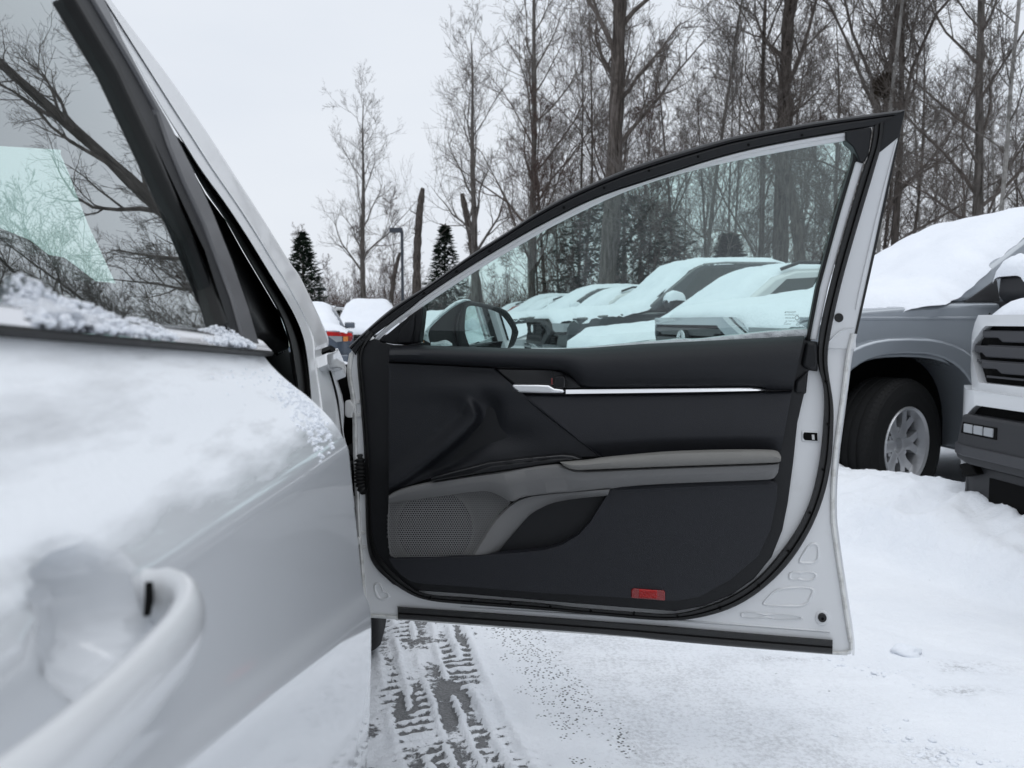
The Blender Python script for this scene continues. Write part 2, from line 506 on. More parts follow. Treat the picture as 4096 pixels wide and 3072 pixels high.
# thin snow: grey grains of the paving show through
grain = ramp(math_('ADD', nz(75, 8, .7), math_('MULTIPLY', nz(7, 5), .5)), .70, .92)
thinf = math_('MULTIPLY', math_('MULTIPLY', grain, attr('thin')), .55)
c1 = mix(thinf, snowc, (.42, .43, .45))
am = math_('ADD', attr('asph'), math_('MULTIPLY', math_('SUBTRACT', nz(42, 9, .75), .5), 2.5))
af = ramp(am, .40, .60)
aspc = ramp(nz(180, 5), .35, .7, (.085, .087, .09), (.23, .232, .235))
c2 = mix(math_('MULTIPLY', af, .95), c1, aspc)
vor = N.new('ShaderNodeTexVoronoi'); vor.inputs['Scale'].default_value = 85; L.new(tc.outputs['Object'], vor.inputs['Vector'])
gm = math_('MULTIPLY', ramp(vor.outputs['Distance'], .24, .36, (1, 1, 1), (0, 0, 0)), ramp(math_('ADD', attr('grit'), math_('MULTIPLY', math_('SUBTRACT', nz(16, 4), .5), 1.5)), .50, .70))
c3 = mix(math_('MULTIPLY', gm, .9), c2, (.06, .06, .062))
L.new(c3, b.inputs['Base Color'])
rg_ = N.new('ShaderNodeMapRange'); rg_.inputs[3].default_value = .75; rg_.inputs[4].default_value = .42; L.new(af, rg_.inputs[0]); L.new(rg_.outputs[0], b.inputs['Roughness'])
hgt = math_('ADD', math_('MULTIPLY', nz(28, 8), .8), math_('MULTIPLY', nz(160, 6), .28))
hgt = math_('SUBTRACT', hgt, math_('MULTIPLY', af, .45))
bp1 = N.new('ShaderNodeBump'); bp1.inputs['Distance'].default_value = .010; bp1.inputs['Strength'].default_value = .9
L.new(hgt, bp1.inputs['Height']); L.new(bp1.outputs[0], b.inputs['Normal'])
ground = link_mesh('ground', me, 'snowy_ground')
tagged(ground, 'packed snow over a paved lot with tyre tracks and a ploughed bank', None, None, 'structure')

# loose clods of snow on the plain
rngc = random.Random(3)
V = []; F = []
def clod(c, r, V, F, flat=.6, seg=10, rings=7, sd=0):
    i0 = len(V)
    for a in range(rings + 1):
        th = math.pi * a / rings
        for k in range(seg):
            g = 2 * math.pi * k / seg
            d = Vector((math.sin(th) * math.cos(g), math.sin(th) * math.sin(g), math.cos(th)))
            rr = r * (1 + .35 * mnoise.noise(d * 1.7 + Vector((sd * 3.1, sd, 0))))
            V.append(c + Vector((d.x * rr * 1.2, d.y * rr, d.z * rr * flat)))
    for a in range(rings):
        for k in range(seg):
            k2 = (k + 1) % seg
            F.append((i0 + a * seg + k, i0 + (a + 1) * seg + k, i0 + (a + 1) * seg + k2, i0 + a * seg + k2))
clod(Vector((1.30, 2.66, .012)), .036, V, F, .62, 18, 12, 2)
o = mk('snow_clod', V, F, 'snow', None, smooth='all')
tagged(o, 'fist-sized lump of snow lying alone on the smooth packed snow', 'snow clod')
V = []; F = []
for _ in range(150):
    t = rngc.random()
    if _ < 120: x, y = .95 + .45 * t + rngc.gauss(0, .05), 2.15 - .42 * t + rngc.gauss(0, .05)
    elif _ < 170: x, y = 1.0 + .25 * t + rngc.gauss(0, .03), 2.60 - .18 * t + rngc.gauss(0, .03)
    else:
        u = rngc.uniform(-1.6, 2.2); d = rngc.uniform(-.12, .08)
        q = BK_A + BK_T * u + BK_N * d; x, y = q.x, q.y
    clod(Vector((x, y, ground_info(x, y)[0])), rngc.uniform(.003, .010), V, F, .38, 7, 5, _)
o = mk('snow_crumbs', V, F, 'snow', None, smooth='all')
tagged(o, 'scattered crumbs and flakes of broken snow on the lot', None, None, 'stuff')
# ================================================================== WHITE SEDAN (the car whose door stands open)
sedan = thing('white_sedan', 'white sedan with its front door swung wide open and snow on its window ledge', 'car', (-.7, 1.2, 0))

# ---- open front door: frame of reference
DA = Vector((-.38, 2.10, 0)); DE = Vector((.980, -.198, 0)).normalized(); DN = Vector((-.198, -.980, 0)).normalized()
ZB = 1.03; TH = R(17)
DNU = (DN * math.cos(TH) - Vector((0, 0, 1)) * math.sin(TH))
def dl(p, n=0.):
    return hit(p, DA + DN * n, DN)
def dq(p, n=0.):
    v = hit(p, DA + DN * n, DN)
    if v.z <= ZB: return v
    return hit(p, DA + DN * n + Vector((0, 0, ZB)), DNU)
def plate(name, pts, n1, n0, mat, parent, bev=0., seg=3, it=0, proj=dq, nrm=DN, holes=None):
    P = [Vector(p) for p in pts]
    if it: P = smooth_line(P, it, True)
    fr = [proj(p, n1) for p in P]
    bk = [v - nrm * (n1 - n0) for v in fr]
    hf = hb = None
    if holes:
        hf = [[proj(p, n1) for p in h] for h in holes]; hb = [[v - nrm * (n1 - n0) for v in h] for h in hf]
    V, F = prism(fr, bk, hf, hb)
    o = mk(name, V, F, mat, parent)
    if bev: bevel(o, bev, seg)
    return o
def band(name, ca, cb, prof, mat, parent, ns=40, it=2, proj=dq, nf=None, closed=False, smooth=True):
    """ruled patch between two photo curves, prof = [(t, n)] across"""
    A = resample(smooth_line(ca, it) if it else [Vector(p) for p in ca], ns)
    B = resample(smooth_line(cb, it) if it else [Vector(p) for p in cb], ns)
    V = []; m = len(prof)
    for i in range(ns):
        s = i / (ns - 1)
        for t, n in prof:
            p = A[i].lerp(B[i], t)
            V.append(proj(p, n + (nf(p.x, p.y, s, t) if nf else 0.)))
    F = grid_faces(m, ns)
    F.append(tuple(range(m))); F.append(tuple(range((ns - 1) * m, ns * m)))
    o = mk(name, V, F, mat, parent, smooth=smooth)
    return o
def disc(name, p, r_px, n1, n0, mat, parent, sides=20, bev=0., proj=dq):
    pts = [(p[0] + r_px * math.cos(2 * math.pi * k / sides), p[1] + r_px * math.sin(2 * math.pi * k / sides)) for k in range(sides)]
    return plate(name, pts, n1, n0, mat, parent, bev, proj=proj)

# curves in photograph pixels --------------------------------------------------
TOP_O = cS(1085, 870, 1250, 715, 1560, 430, 1860, 200) + cP(200, 455, 420, 300, 640, 140, 870, 0) + cN(350, 1510, 700, 1340, 1100, 1180, 1700, 1010) + cO(0, 1075, 620, 965) + cR(1970, 120)
TOP_B = cS(1190, 1000, 1260, 860, 1460, 700, 1700, 530, 2000, 310) + cP(200, 530, 600, 265, 1040, 0) + cN(300, 1659, 700, 1455, 1100, 1330, 1700, 1130, 2212, 1025) + cR(1205, 400, 1545, 345)
STR_B = cS(1450, 765, 1500, 695, 1700, 520, 2000, 305) + cP(200, 528, 600, 263, 1040, -2) + cN(300, 1657, 700, 1453, 1100, 1328, 1700, 1128, 2212, 1023) + cR(1207, 398)
STR_G = cS(1520, 790, 1600, 700, 1800, 540, 2050, 370) + cP(200, 612, 700, 275, 1180, 0) + cN(400, 1659, 1000, 1370, 1600, 1210, 2212, 1095) + cR(1210, 517)
SEAL_O = cR(1700, 250, 1692, 420, 1640, 665) + [(3424, 925), (3360.6, 1150), (3314.5, 1367), (3309, 1454), (3320, 1530), (3336, 1622), (3333, 1747), (3325, 1855), (3298, 1986), (3244, 2121), (3162, 2251), (3059, 2354), (2951, 2425), (2842, 2463), (2734, 2482), (2625, 2482), (2463, 2468), (2300, 2452), (2168, 2441), (1842, 2417), (1701, 2403), (1625, 2371), (1555, 2322), (1501, 2273), (1473, 2219), (1463, 2121), (1460, 1850), (1452, 1747), (1440, 1584), (1429, 1475), (1427, 1415), (1438, 1372), (1470, 1318)]
SEAL_I = cR(1560, 340, 1545, 480, 1500, 700, 1450, 800) + [(3398, 850), (3314.5, 1150), (3268, 1361), (3271, 1475), (3293, 1530), (3298, 1611), (3293, 1692), (3285, 1801), (3257, 1958), (3211, 2078), (3141, 2186), (3032, 2316), (2924, 2387), (2815, 2430), (2701, 2458), (2571, 2450), (2300, 2429), (2168, 2411), (1842, 2387), (1701, 2379), (1650, 2350), (1590, 2300), (1535, 2240), (1500, 2190), (1485, 2110), (1480, 1850), (1472, 1747), (1460, 1584), (1448, 1475), (1446, 1420), (1460, 1385), (1496, 1335)]
TRIM = [(1473, 1364), (1496, 1355), (1530, 1372), (1566, 1380)] + cD(700, 427, 1300, 447, 1800, 457) + cE(500, 417, 900, 397, 1300, 377, 1690, 357, 1700, 390, 1790, 400, 1790, 620, 1722, 612, 1705, 780, 1690, 785, 1640, 1000) + cG(1610, 0, 1570, 300, 1530, 500, 1450, 700, 1320, 860, 1150, 980, 950, 1060, 740, 1098, 500, 1080, 0, 1040) + cF(1000, 968, 600, 940, 500, 900, 400, 810, 330, 680, 305, 500, 300, 300) + cD(290, 1300, 270, 900, 258, 600, 260, 480)
SHELL = [(1440, 1345), (1397, 1413), (1386, 1471), (1390, 1525), (1402, 1580), (1410, 1670), (1411, 1800), (1417, 1890), (1422, 2080), (1433, 2215), (1444, 2378), (1457, 2473), (1593, 2479), (2300, 2534), (2500, 2547), (3331, 2620), (3409, 2622), (3412, 2566), (3385, 2392), (3352, 2175), (3337, 2056), (3344, 1855), (3377, 1611), (3401, 1416), (3421, 1336), (3300, 1400), (3200, 1440), (1560, 1440), (1470, 1400)]

# white inner shell of the door = the part 'front_door'; everything else on it is a sub-part
fdoor = plate('front_door', SHELL, 0., -.10, 'door_white', sedan, .006, 2)
fdoor['label'] = 'open front door with black and grey inner trim'
fd = fdoor
def dband(*a, **k): return band(*a, **k)

# hem folds round the shell (worn, dirty edge)
def inset_curve(c, d):
    P = [Vector(p) for p in c]; out = []
    for i, p in enumerate(P):
        t = (P[min(i + 1, len(P) - 1)] - P[max(i - 1, 0)]).normalized()
        out.append((p.x + t.y * d, p.y - t.x * d))
    return out
HEM_L = SHELL[1:12]; HEM_B = [(1452, 2468)] + SHELL[12:18]; HEM_R = SHELL[17:25]
for nm, c, w in (('hem', HEM_L, 20), ('hem', HEM_B, 16), ('hem', HEM_R, 19)):
    band(nm, c, inset_curve(c, w), [(0, -.03), (0, .004), (.5, .008), (.85, .006), (1, .0), (1, -.01)], 'worn_white', fd, 60, 1)
# outer skin, a little behind and proud of the shell
band('outer_skin_edge', SHELL[16:25], [(x + 9, y) for x, y in SHELL[16:25]], [(0, -.015), (.6, -.02), (1, -.04), (1, -.12), (0, -.12)], 'white_paint', fd, 50, 1)

# upper frame
band('frame_weatherstrip', TOP_O, TOP_B, [(0, -.045), (0, -.004), (.05, .006), (.14, .012), (.27, .012), (.31, .004), (.36, .013), (.44, .017), (.85, .017), (.97, .006), (1, -.02)], 'trim_black', fd, 90, 2)
band('frame_strip', STR_B, STR_G, [(0, -.03), (0, .002), (.12, .009), (.45, .010), (.52, .005), (.62, .0055), (.93, .003), (1, -.006), (1, -.03)], 'door_white', fd, 90, 2)
# clips holding the frame weatherstrip: small holes
for p in cN(470, 1530, 767, 1385, 1098, 1258, 1460, 1155, 1832, 1068) + cO(420, 1092) + cP(210, 495, 500, 300, 790, 120):
    disc('clip_hole', p, 5.5, .0185, .010, 'black_void', fd, 10)
# rear corner piece and pillar panel
plate('frame_corner', cR(1205, 398, 1330, 375, 1530, 345, 1545, 372, 1500, 700, 1440, 792, 1385, 780, 1350, 690, 1300, 590, 1215, 517), .016, -.02, 'trim_black', fd, .004)
plate('frame_corner_cap', cR(1500, 240, 1700, 205, 1970, 122, 1900, 440, 1870, 480, 1640, 668, 1600, 560, 1620, 300), .004, -.04, 'trim_black', fd, .004)
plate('rear_frame_strip', cR(1345, 765, 1380, 782, 1445, 792) + [(3398, 850), (3314, 1150), (3268, 1361), (3241, 1361), (3282, 1150), (3364, 850)], .009, -.025, 'door_white', fd, .004)
plate('glass_run', cR(1310, 590, 1345, 640, 1385, 780) + [(3368, 850), (3286, 1150), (3245, 1365), (3225, 1365), (3266, 1150), (3346, 850)] + cR(1300, 760), .0, -.03, 'rubber', fd, .003)
plate('rear_frame_panel', cR(1640, 640, 1860, 470, 1895, 430) + [(3530, 850), (3503, 980), (3424, 1330), (3424, 1395), (3300, 1395), (3340, 1200), (3410, 925)], .0015, -.045, 'door_white', fd, .004)
band('frame_groove', [(3592, 560), (3528, 800), (3436, 1190), (3428, 1240)], [(3583, 562), (3519, 800), (3428, 1190), (3421, 1240)], [(0, 0), (.3, .005), (.7, .005), (1, 0)], 'door_white', fd, 24, 1)
band('frame_edge_trim', cR(1905, 420) + [(3535, 850), (3508, 980), (3428, 1335)], cR(1880, 430) + [(3524, 850), (3497, 980), (3418, 1335)], [(0, -.05), (0, .002), (1, .003), (1, -.05)], 'rubber', fd, 30, 1)
disc('hole_plug', cE(1947, 223)[0], 18, .004, -.005, 'rubber', fd, 24, .001)
band('panel_step', cE(1860, 400, 1960, 300, 2060, 290), cE(1868, 420, 1965, 315, 2060, 305), [(0, 0), (.4, .005), (1, .001)], 'door_white', fd, 14, 1)

# seal loop
band('door_seal', SEAL_O, SEAL_I, [(0, -.01), (0, .004), (.12, .014), (.35, .018), (.45, .012), (.55, .018), (.85, .021), (1, .008), (1, -.01)], 'rubber', fd, 260, 2)
for p in cE(1855, 692, 1870, 1010, 1832, 1345) + cG(1735, 373, 1575, 657, 1358, 912, 1070, 1078, 757, 1139, 433, 1117, 115, 1096) + cF(1660, 1068, 1365, 1048, 1076, 1027, 772, 1000):
    disc('clip_hole', p, 5, .0225, .012, 'black_void', fd, 10)
# sill strip along the bottom
band('sill_strip', cF(535, 1063, 700, 1074, 1400, 1120, 2212, 1182) + cG(700, 1207, 1300, 1260, 1900, 1308), cF(538, 1160, 700, 1168, 1400, 1222, 2212, 1284) + cG(700, 1318, 1300, 1370, 1898, 1418), [(0, -.01), (0, .008), (.1, .014), (.42, .013), (.5, .009), (.58, .014), (.85, .013), (1, .002), (1, -.03)], 'rubber_worn', fd, 70, 1)
# pressings in the white corner: raised rims
def emboss(pts, w=10):
    P = smooth_line(pts, 2, True)
    c = sum((Vector(p) for p in P), Vector((0, 0))) / len(P)
    O = [tuple(p) for p in P] + [tuple(P[0])]
    I = [tuple(p + (c - p).normalized() * w * 1.8) for p in P] + [tuple(P[0] + (c - P[0]).normalized() * w * 1.8)]
    return band('pressing', O, I, [(0, -.001), (.25, .002), (.5, .0034), (.75, .002), (1, -.001)], 'door_white', fd, 60, 0)
emboss(cG(1720, 585, 1810, 585, 1810, 760, 1645, 755, 1640, 720))
emboss(cG(1580, 795, 1800, 800, 1785, 880, 1580, 875, 1560, 845))
emboss(cG(1490, 905, 1770, 915, 1770, 960, 1710, 1085, 1370, 1060, 1375, 1030))
emboss(cG(1220, 1095, 1690, 1130, 1690, 1165, 1230, 1150, 1205, 1125))
emboss(cF(360, 880, 410, 880, 430, 940, 490, 980, 480, 1010, 420, 1030, 370, 1000, 350, 930))
band('pressing', cF(1000, 1060) + cG(900, 1165, 1300, 1195, 1880, 1240), cF(1000, 1068) + cG(900, 1185, 1300, 1213, 1880, 1258), [(0, 0), (.5, .004), (1, 0)], 'door_white', fd, 40, 1)
disc('bump_stop_seat', cG(1826, 1150)[0], 30, .004, -.01, 'door_white', fd, 24, .003)
disc('bump_stop', cG(1826, 1150)[0], 17, .013, -.005, 'rubber', fd, 20, .002)
disc('bump_stop_hole', cG(1826, 1153)[0], 6, .0135, .005, 'black_void', fd, 10)
# latch opening
plate('latch_rim', cE(1672, 1058, 1800, 1062, 1802, 1142, 1672, 1136), .004, -.01, 'door_white', fd, .003)
plate('latch', cE(1690, 1068, 1788, 1072, 1790, 1132, 1695, 1126, 1683, 1110, 1683, 1085), .0055, -.02, 'black_void', fd, .001)
plate('latch_claw', cE(1745, 1085, 1765, 1085, 1768, 1125, 1748, 1122), .0065, .0, 'hinge_metal', fd, .001)

# ---- trim base
plate('trim_border', TRIM, .014, -.005, 'trim_black', fd, .006, 3)
plate('trim_rear_cap', cE(1625, 690, 1720, 612, 1705, 778, 1620, 780), .024, .0, 'trim_black', fd, .006)
plate('trim_upper_cap', cE(1705, 400, 1788, 402, 1792, 560, 1786, 618, 1730, 610, 1668, 580), .026, .0, 'trim_black', fd, .008)

# belt pad (soft upper roll)
BELT_T = cD(478, 440, 700, 425, 1300, 446, 1800, 456) + cE(500, 416, 900, 396, 1300, 376, 1690, 357)
PAD_B = cD(470, 545, 800, 562, 1230, 585, 1700, 602, 1800, 640, 1850, 690, 1890, 742) + cE(300, 746, 700, 745, 1350, 737, 1420, 756, 1605, 756)
band('belt_pad', BELT_T, PAD_B, [(0, -.05), (0, .018), (.03, .030), (.08, .042), (.18, .056), (.35, .066), (.55, .068), (.75, .062), (.9, .050), (.97, .038), (1, .02), (1, .0)], 'trim_soft', fd, 100, 1)

# front sculpted panel beside the speaker
FP_T = cD(470, 548, 800, 566, 1228, 590)
FP_B = cD(470, 1522, 700, 1440, 1000, 1345, 1300, 1290, 1700, 1262, 2028, 1252)
LEFT = cD(470, 548, 470, 1522)
def seg_dist(px, py, pts):
    best = 1e9; side = 0; tt = 0
    for k in range(len(pts) - 1):
        ax, ay = pts[k]; bx, by = pts[k + 1]
        dx, dy = bx - ax, by - ay
        t = max(0, min(1, ((px - ax) * dx + (py - ay) * dy) / (dx * dx + dy * dy)))
        d = math.hypot(px - ax - t * dx, py - ay - t * dy)
        if d < best:
            best = d; side = (dx * (py - ay) - dy * (px - ax)); tt = (k + t) / (len(pts) - 1)
    return best, side, tt
RIDGE = [tuple(p) for p in smooth_line(cD(480, 1480, 700, 1325, 900, 1170, 1040, 1050, 1115, 960, 1095, 890, 1050, 835, 960, 790), 2)]
def sculpt(px, py, s, t):
    d, sd, tt = seg_dist(px, py, RIDGE)
    h = 0.
    inside = sd < 0      # upper-left side of the ridge
    fade = smoothstep(1.0, .62, tt)
    a = .020 + .016 * smoothstep(0., .45, tt)
    if inside: h += a * fade * (1 - smoothstep(0, 75, d))
    else: h += a * fade * ((1 - smoothstep(0, 30, d)) - .55 * math.exp(-((d - 62) / 42.) ** 2))
    # swelling that runs along the diagonal seam and the shoulder above
    cx, cy = 1900, 1555
    h += .016 * math.exp(-(((px - cx) / 210) ** 2 + ((py - cy) / 55) ** 2))
    h -= .016 * math.exp(-(((px - 2010) / 120) ** 2 + ((py - 1745) / 55) ** 2))
    return h * smoothstep(0, .08, t) * smoothstep(1, .93, t)
prof = [(0, .0), (0, .022)] + [(.012 + .976 * k / 70, .030) for k in range(71)] + [(1, .022), (1, .0)]
FPR_T = [(x, y) for x, y in FP_T]
band('front_panel', FPR_T, FP_B, prof, 'trim_soft', fd, 110, 0, nf=sculpt)
# dark gap seam and middle panel
band('middle_panel', cD(1415, 782, 1700, 792) + cE(0, 792, 700, 786, 1410, 768, 1600, 762), cD(2034, 1250) + cE(190, 1254, 500, 1224, 700, 1207, 1100, 1198, 1520, 1198), [(0, .0), (0, .018), (.02, .026), (.06, .029), (.6, .030), (.74, .034), (.82, .032), (.9, .024), (1, .018), (1, 0)], 'trim_dark', fd, 80, 1)
band('seam_bead', cD(1228, 588, 1400, 765, 1700, 1000, 2032, 1254), cD(1240, 584, 1412, 758, 1710, 992, 2042, 1248), [(0, 0), (0, .030), (.5, .034), (1, .030), (1, 0)], 'trim_dark', fd, 40, 0)

# release handle recess
plate('handle_recess', cD(1250, 596, 1700, 604, 1830, 668, 1890, 742, 1770, 748, 1430, 770), .020, .0, 'gloss_black', fd, .003)
band('handle_bezel', cD(1665, 612, 1760, 628, 1820, 664, 1895, 744), cD(1780, 744, 1778, 650, 1700, 625, 1665, 612), [(0, .0), (0, .030), (.5, .036), (1, .028), (1, 0)], 'trim_black', fd, 16, 0)
plate('lock_knob', cD(1692, 652, 1758, 650, 1772, 665, 1772, 736, 1760, 742, 1690, 738, 1685, 700), .040, .015, 'gloss_black', fd, .005)
plate('lock_mark', cD(1667, 668, 1679, 668, 1679, 715, 1667, 714), .031, .02, 'red_lens', fd)
plate('release_lever', cD(1372, 720, 1392, 712, 1560, 713, 1650, 717, 1690, 742, 1765, 750, 1764, 782, 1600, 781, 1430, 777, 1395, 756), .042, .02, 'satin_chrome', fd, .008, 3)
band('chrome_strip', cU(618, 268, 1000, 264, 1500, 259, 1900, 255, 1945, 258, 1985, 272), cU(618, 301, 1000, 296, 1500, 288, 1900, 280, 1960, 277, 1985, 274), [(0, .02), (0, .036), (.08, .0385), (.5, .0405), (.92, .042), (1, .040), (1, .02)], 'satin_chrome', fd, 60, 1)

# armrest
BAR_T = cV(122, 402, 160, 372, 250, 332, 500, 276, 1000, 201, 1600, 110, 1680, 140, 1780, 182) + cE(300, 1338, 700, 1322, 1490, 1294, 1508, 1290)
BAR_B = [(1554, 2013), (1740, 1987), (1929, 1961), (1975, 1970), (2012, 1990), (2047, 2011), (2088, 1988), (2178, 1976), (2268, 1969), (2431, 1957), (2506, 1945), (2680, 1934), (2900, 1926), (3076, 1919), (3097, 1914), (3112, 1890)]
def bar_n(px, py, s, t):
    return .030 * smoothstep(1560, 2350, px) * (1 if 0.02 < t < .98 else .8)
band('armrest_bar', BAR_T, BAR_B, [(0, 0), (0, .030), (.04, .040), (.12, .046), (.45, .047), (.52, .045), (.95, .036), (1, .030), (1, .0)], 'trim_grey', fd, 110, 1, nf=bar_n)
band('armrest_pad', cV(1637, 104, 1760, 94, 1900, 84) + cE(200, 1250, 500, 1222, 700, 1205, 1100, 1193, 1450, 1193, 1505, 1210, 1520, 1250), cV(1640, 112, 1690, 157, 1780, 181) + cE(100, 1344, 300, 1336, 700, 1320, 1200, 1303, 1450, 1294, 1500, 1290, 1518, 1280), [(0, .02), (0, .058), (.06, .074), (.18, .086), (.5, .092), (.8, .090), (.95, .082), (1, .070), (1, .02)], 'armrest_fabric', fd, 90, 1)
SW_L = [(2440, 1956), (2350, 1962), (2268, 1969), (2178, 1976), (2100, 1986), (2047, 2010), (1975, 2080), (1929, 2153), (1889, 2222)]
SW_R = [(2431, 1983), (2350, 1990), (2268, 1999), (2201, 2017), (2133, 2053), (2088, 2098), (2042, 2153), (2015, 2185), (1993, 2213)]
def sw_n(px, py, s, t): return .028 * smoothstep(.45, 0., s)
band('armrest_leg', SW_L, SW_R, [(0, .0), (0, .034), (.08, .040), (.3, .040), (.6, .034), (.85, .024), (1, .012), (1, .0)], 'trim_grey', fd, 60, 1, nf=sw_n)
# switch strip: glossy black wedge in the armrest top
plate('switch_panel', cV(490, 245, 740, 178, 1000, 110, 1330, 72, 1650, 42, 1750, 50, 1835, 86, 1640, 104, 1000, 197, 490, 282), .062, .02, 'gloss_black', fd, .004)
plate('switch_cover', cV(850, 205, 1040, 140, 1500, 85, 1690, 72, 1760, 90, 1640, 108, 1000, 200), .066, .03, 'trim_black', fd, .004)
for p in cV(1180, 96, 1360, 80, 1480, 70):
    plate('window_switch', [(p[0] - 14, p[1] + 1), (p[0] + 14, p[1] - 3), (p[0] + 15, p[1] + 4), (p[0] - 13, p[1] + 8)], .068, .05, 'gloss_black', fd, .001)

# speaker
SPK = cV(120, 470, 500, 416, 950, 357, 1010, 360, 1100, 395, 1205, 465, 1100, 560, 1000, 710, 920, 850, 860, 934, 700, 948, 180, 960, 135, 930, 120, 840, 112, 680)
plate('speaker_back', SPK, .021, .005, 'trim_grey', fd)
disc('speaker_cone', cV(530, 690)[0], 150, .0225, .015, 'black_void', fd, 40)
def in_poly(x, y, P):
    c = False; j = len(P) - 1
    for i in range(len(P)):
        xi, yi = P[i]; xj, yj = P[j]
        if (yi > y) != (yj > y) and x < (xj - xi) * (y - yi) / (yj - yi) + xi: c = not c
        j = i
    return c
def grille_mesh():
    V = []; F = []
    pit = 9.6; hr = 3.35
    ry = pit * .866; row = 0; y = 1955.
    while y < 2245:
        x = 1548. + (row % 2) * pit / 2
        while x < 2060:
            if in_poly(x, y, SPK):
                i0 = len(V)
                for k in range(6):
                    g = math.pi / 6 + k * math.pi / 3
                    V.append(dl((x + pit / 1.732 * math.cos(g), y + pit / 1.732 * math.sin(g)), .032))
                for k in range(6):
                    g = math.pi / 6 + k * math.pi / 3
                    V.append(dl((x + hr * math.cos(g), y + hr * math.sin(g)), .031))
                for k in range(6):
                    g = math.pi / 6 + k * math.pi / 3
                    V.append(dl((x + hr * math.cos(g), y + hr * math.sin(g)), .024))
                for k in range(6):
                    k2 = (k + 1) % 6
                    F.append((i0 + k, i0 + k2, i0 + 6 + k2, i0 + 6 + k)); F.append((i0 + 6 + k, i0 + 6 + k2, i0 + 12 + k2, i0 + 12 + k))
            x += pit
        y += ry; row += 1
    return V, F
V, F = grille_mesh()
mk('speaker_grille', V, F, 'grille_grey', fd, fix=False)
band('speaker_rim', SPK + SPK[:1], [tuple(Vector(p).lerp(Vector((1760, 2110)), .022)) for p in SPK + SPK[:1]], [(0, .0), (0, .034), (1, .034), (1, .0)], 'trim_grey', fd, 90, 0)

# pocket and lower panel
plate('pocket', cV(2030, 405, 1700, 435, 1540, 478, 1380, 560, 1200, 770, 1080, 925, 1300, 915, 1500, 892, 1650, 845, 1800, 755, 1900, 645, 2000, 485), .0165, .0, 'trim_black', fd)
LOW_T = cV(121, 965, 180, 966, 500, 958, 860, 942, 1300, 907, 1500, 886, 1650, 842, 1800, 752, 1900, 642, 2000, 482, 2084, 348)
LOW = LOW_T + cE(380, 1467, 700, 1448, 1430, 1420, 1480, 1436) + cG(1492, 160, 1490, 260, 1440, 500, 1350, 690, 1150, 860, 920, 990, 740, 1022, 0, 975) + cF(1600, 962, 1000, 912, 740, 895, 640, 880, 560, 830, 500, 765, 470, 715)
plate('lower_panel', LOW, .046, .005, 'trim_dark', fd, .014, 4)
band('lower_panel_top', cE(270, 1478, 500, 1462, 900, 1446, 1430, 1428), cE(400, 1512, 500, 1504, 900, 1492, 1475, 1475), [(0, .03), (0, .047), (.5, .050), (1, .0455)], 'trim_dark', fd, 30, 1)
plate('courtesy_reflector', cG(415, 940, 430, 930, 655, 946, 664, 958, 664, 1020, 415, 1000), .050, .03, 'red_lens', fd, .002)
plate('reflector_centre', cG(472, 936, 604, 945, 606, 1002, 472, 994), .0515, .045, 'red_lens_bright', fd, .001)
for k in range(6):
    y = 944 + k * 9.5
    band('reflector_rib', cG(474, y, 604, y + 7), cG(474, y + 4, 604, y + 11), [(0, .051), (.5, .0535), (1, .051)], 'red_lens_bright', fd, 3, 0)

# sail panel (front triangle), black inside cover
plate('sail_cover', cD(392, 398, 520, 290, 640, 195, 722, 143, 712, 250, 692, 408, 600, 424, 495, 418), .008, -.03, 'trim_black', fd, .004)
plate('sail_cover_raised', cD(520, 412, 560, 300, 640, 215, 662, 190, 655, 300, 640, 412), .016, -.0, 'trim_black', fd, .006)
plate('sail_outer', cS(1085, 872, 1420, 560, 1530, 480, 1300, 800, 1200, 1000, 1190, 960), -.005, -.05, 'trim_black', fd, .004)

# window glass and its etched mark
GL = cD(700, 440) + cD(725, 140) + cP(700, 262, 1180, -10) + cN(400, 1645, 1000, 1356, 1600, 1196, 2212, 1081) + cR(1215, 505, 1350, 600, 1370, 760) + [(3350, 850), (3270, 1150), (3225, 1375)] + cE(700, 420, 0, 470)
gl = mk('window_glass', [dq(p, -.020) for p in GL], [tuple(range(len(GL)))], 'door_glass', fd)
def text_mesh(txt, size, name, mat, parent, origin, ux, uz, align='LEFT', extr=.0002):
    cu = bpy.data.curves.new(name, 'FONT'); cu.body = txt; cu.size = size; cu.extrude = extr; cu.align_x = align; cu.resolution_u = 2
    ob = bpy.data.objects.new(name, cu); COL.objects.link(ob)
    dg = bpy.context.evaluated_depsgraph_get(); dg.update()
    me = bpy.data.meshes.new_from_object(ob.evaluated_get(dg))
    bpy.data.objects.remove(ob); bpy.data.curves.remove(cu)
    w = ux.cross(uz)
    for v in me.vertices:
        v.co = origin + ux * v.co.x + uz * v.co.y + w * v.co.z
    return link_mesh(name, me, mat, parent)
UP_U = (Vector((0, 0, 1)) * math.cos(TH) + DN * math.sin(TH)).normalized()
o1 = dq(cQ(1735, 668)[0], -.0185)
EX = -DE
px2m = (dq((2700, 1300), -.02) - dq((2600, 1300), -.02)).length / 100
for body, (tx, ty), hgt in (('TOYOTA', (1732, 670), 12), ('AGC AUTOMOTIVE', (1758, 690), 7), ('43R-001078', (1720, 717), 8), ('DOT 376  M3H19  AS3', (1758, 743), 6), ('T41', (1650, 757), 6), ('TEMPERLITE', (1690, 770), 6)):
    text_mesh(body, hgt * .4521 * 1.9 * px2m, 'etched_text', 'etch', fd, dq(cQ(tx, ty)[0], -.0185), EX, UP_U)
ringp = [(cQ(1743, 711)[0][0] + 8 * math.cos(g), cQ(1743, 711)[0][1] + 8 * math.sin(g)) for g in [2 * math.pi * k / 20 for k in range(21)]]
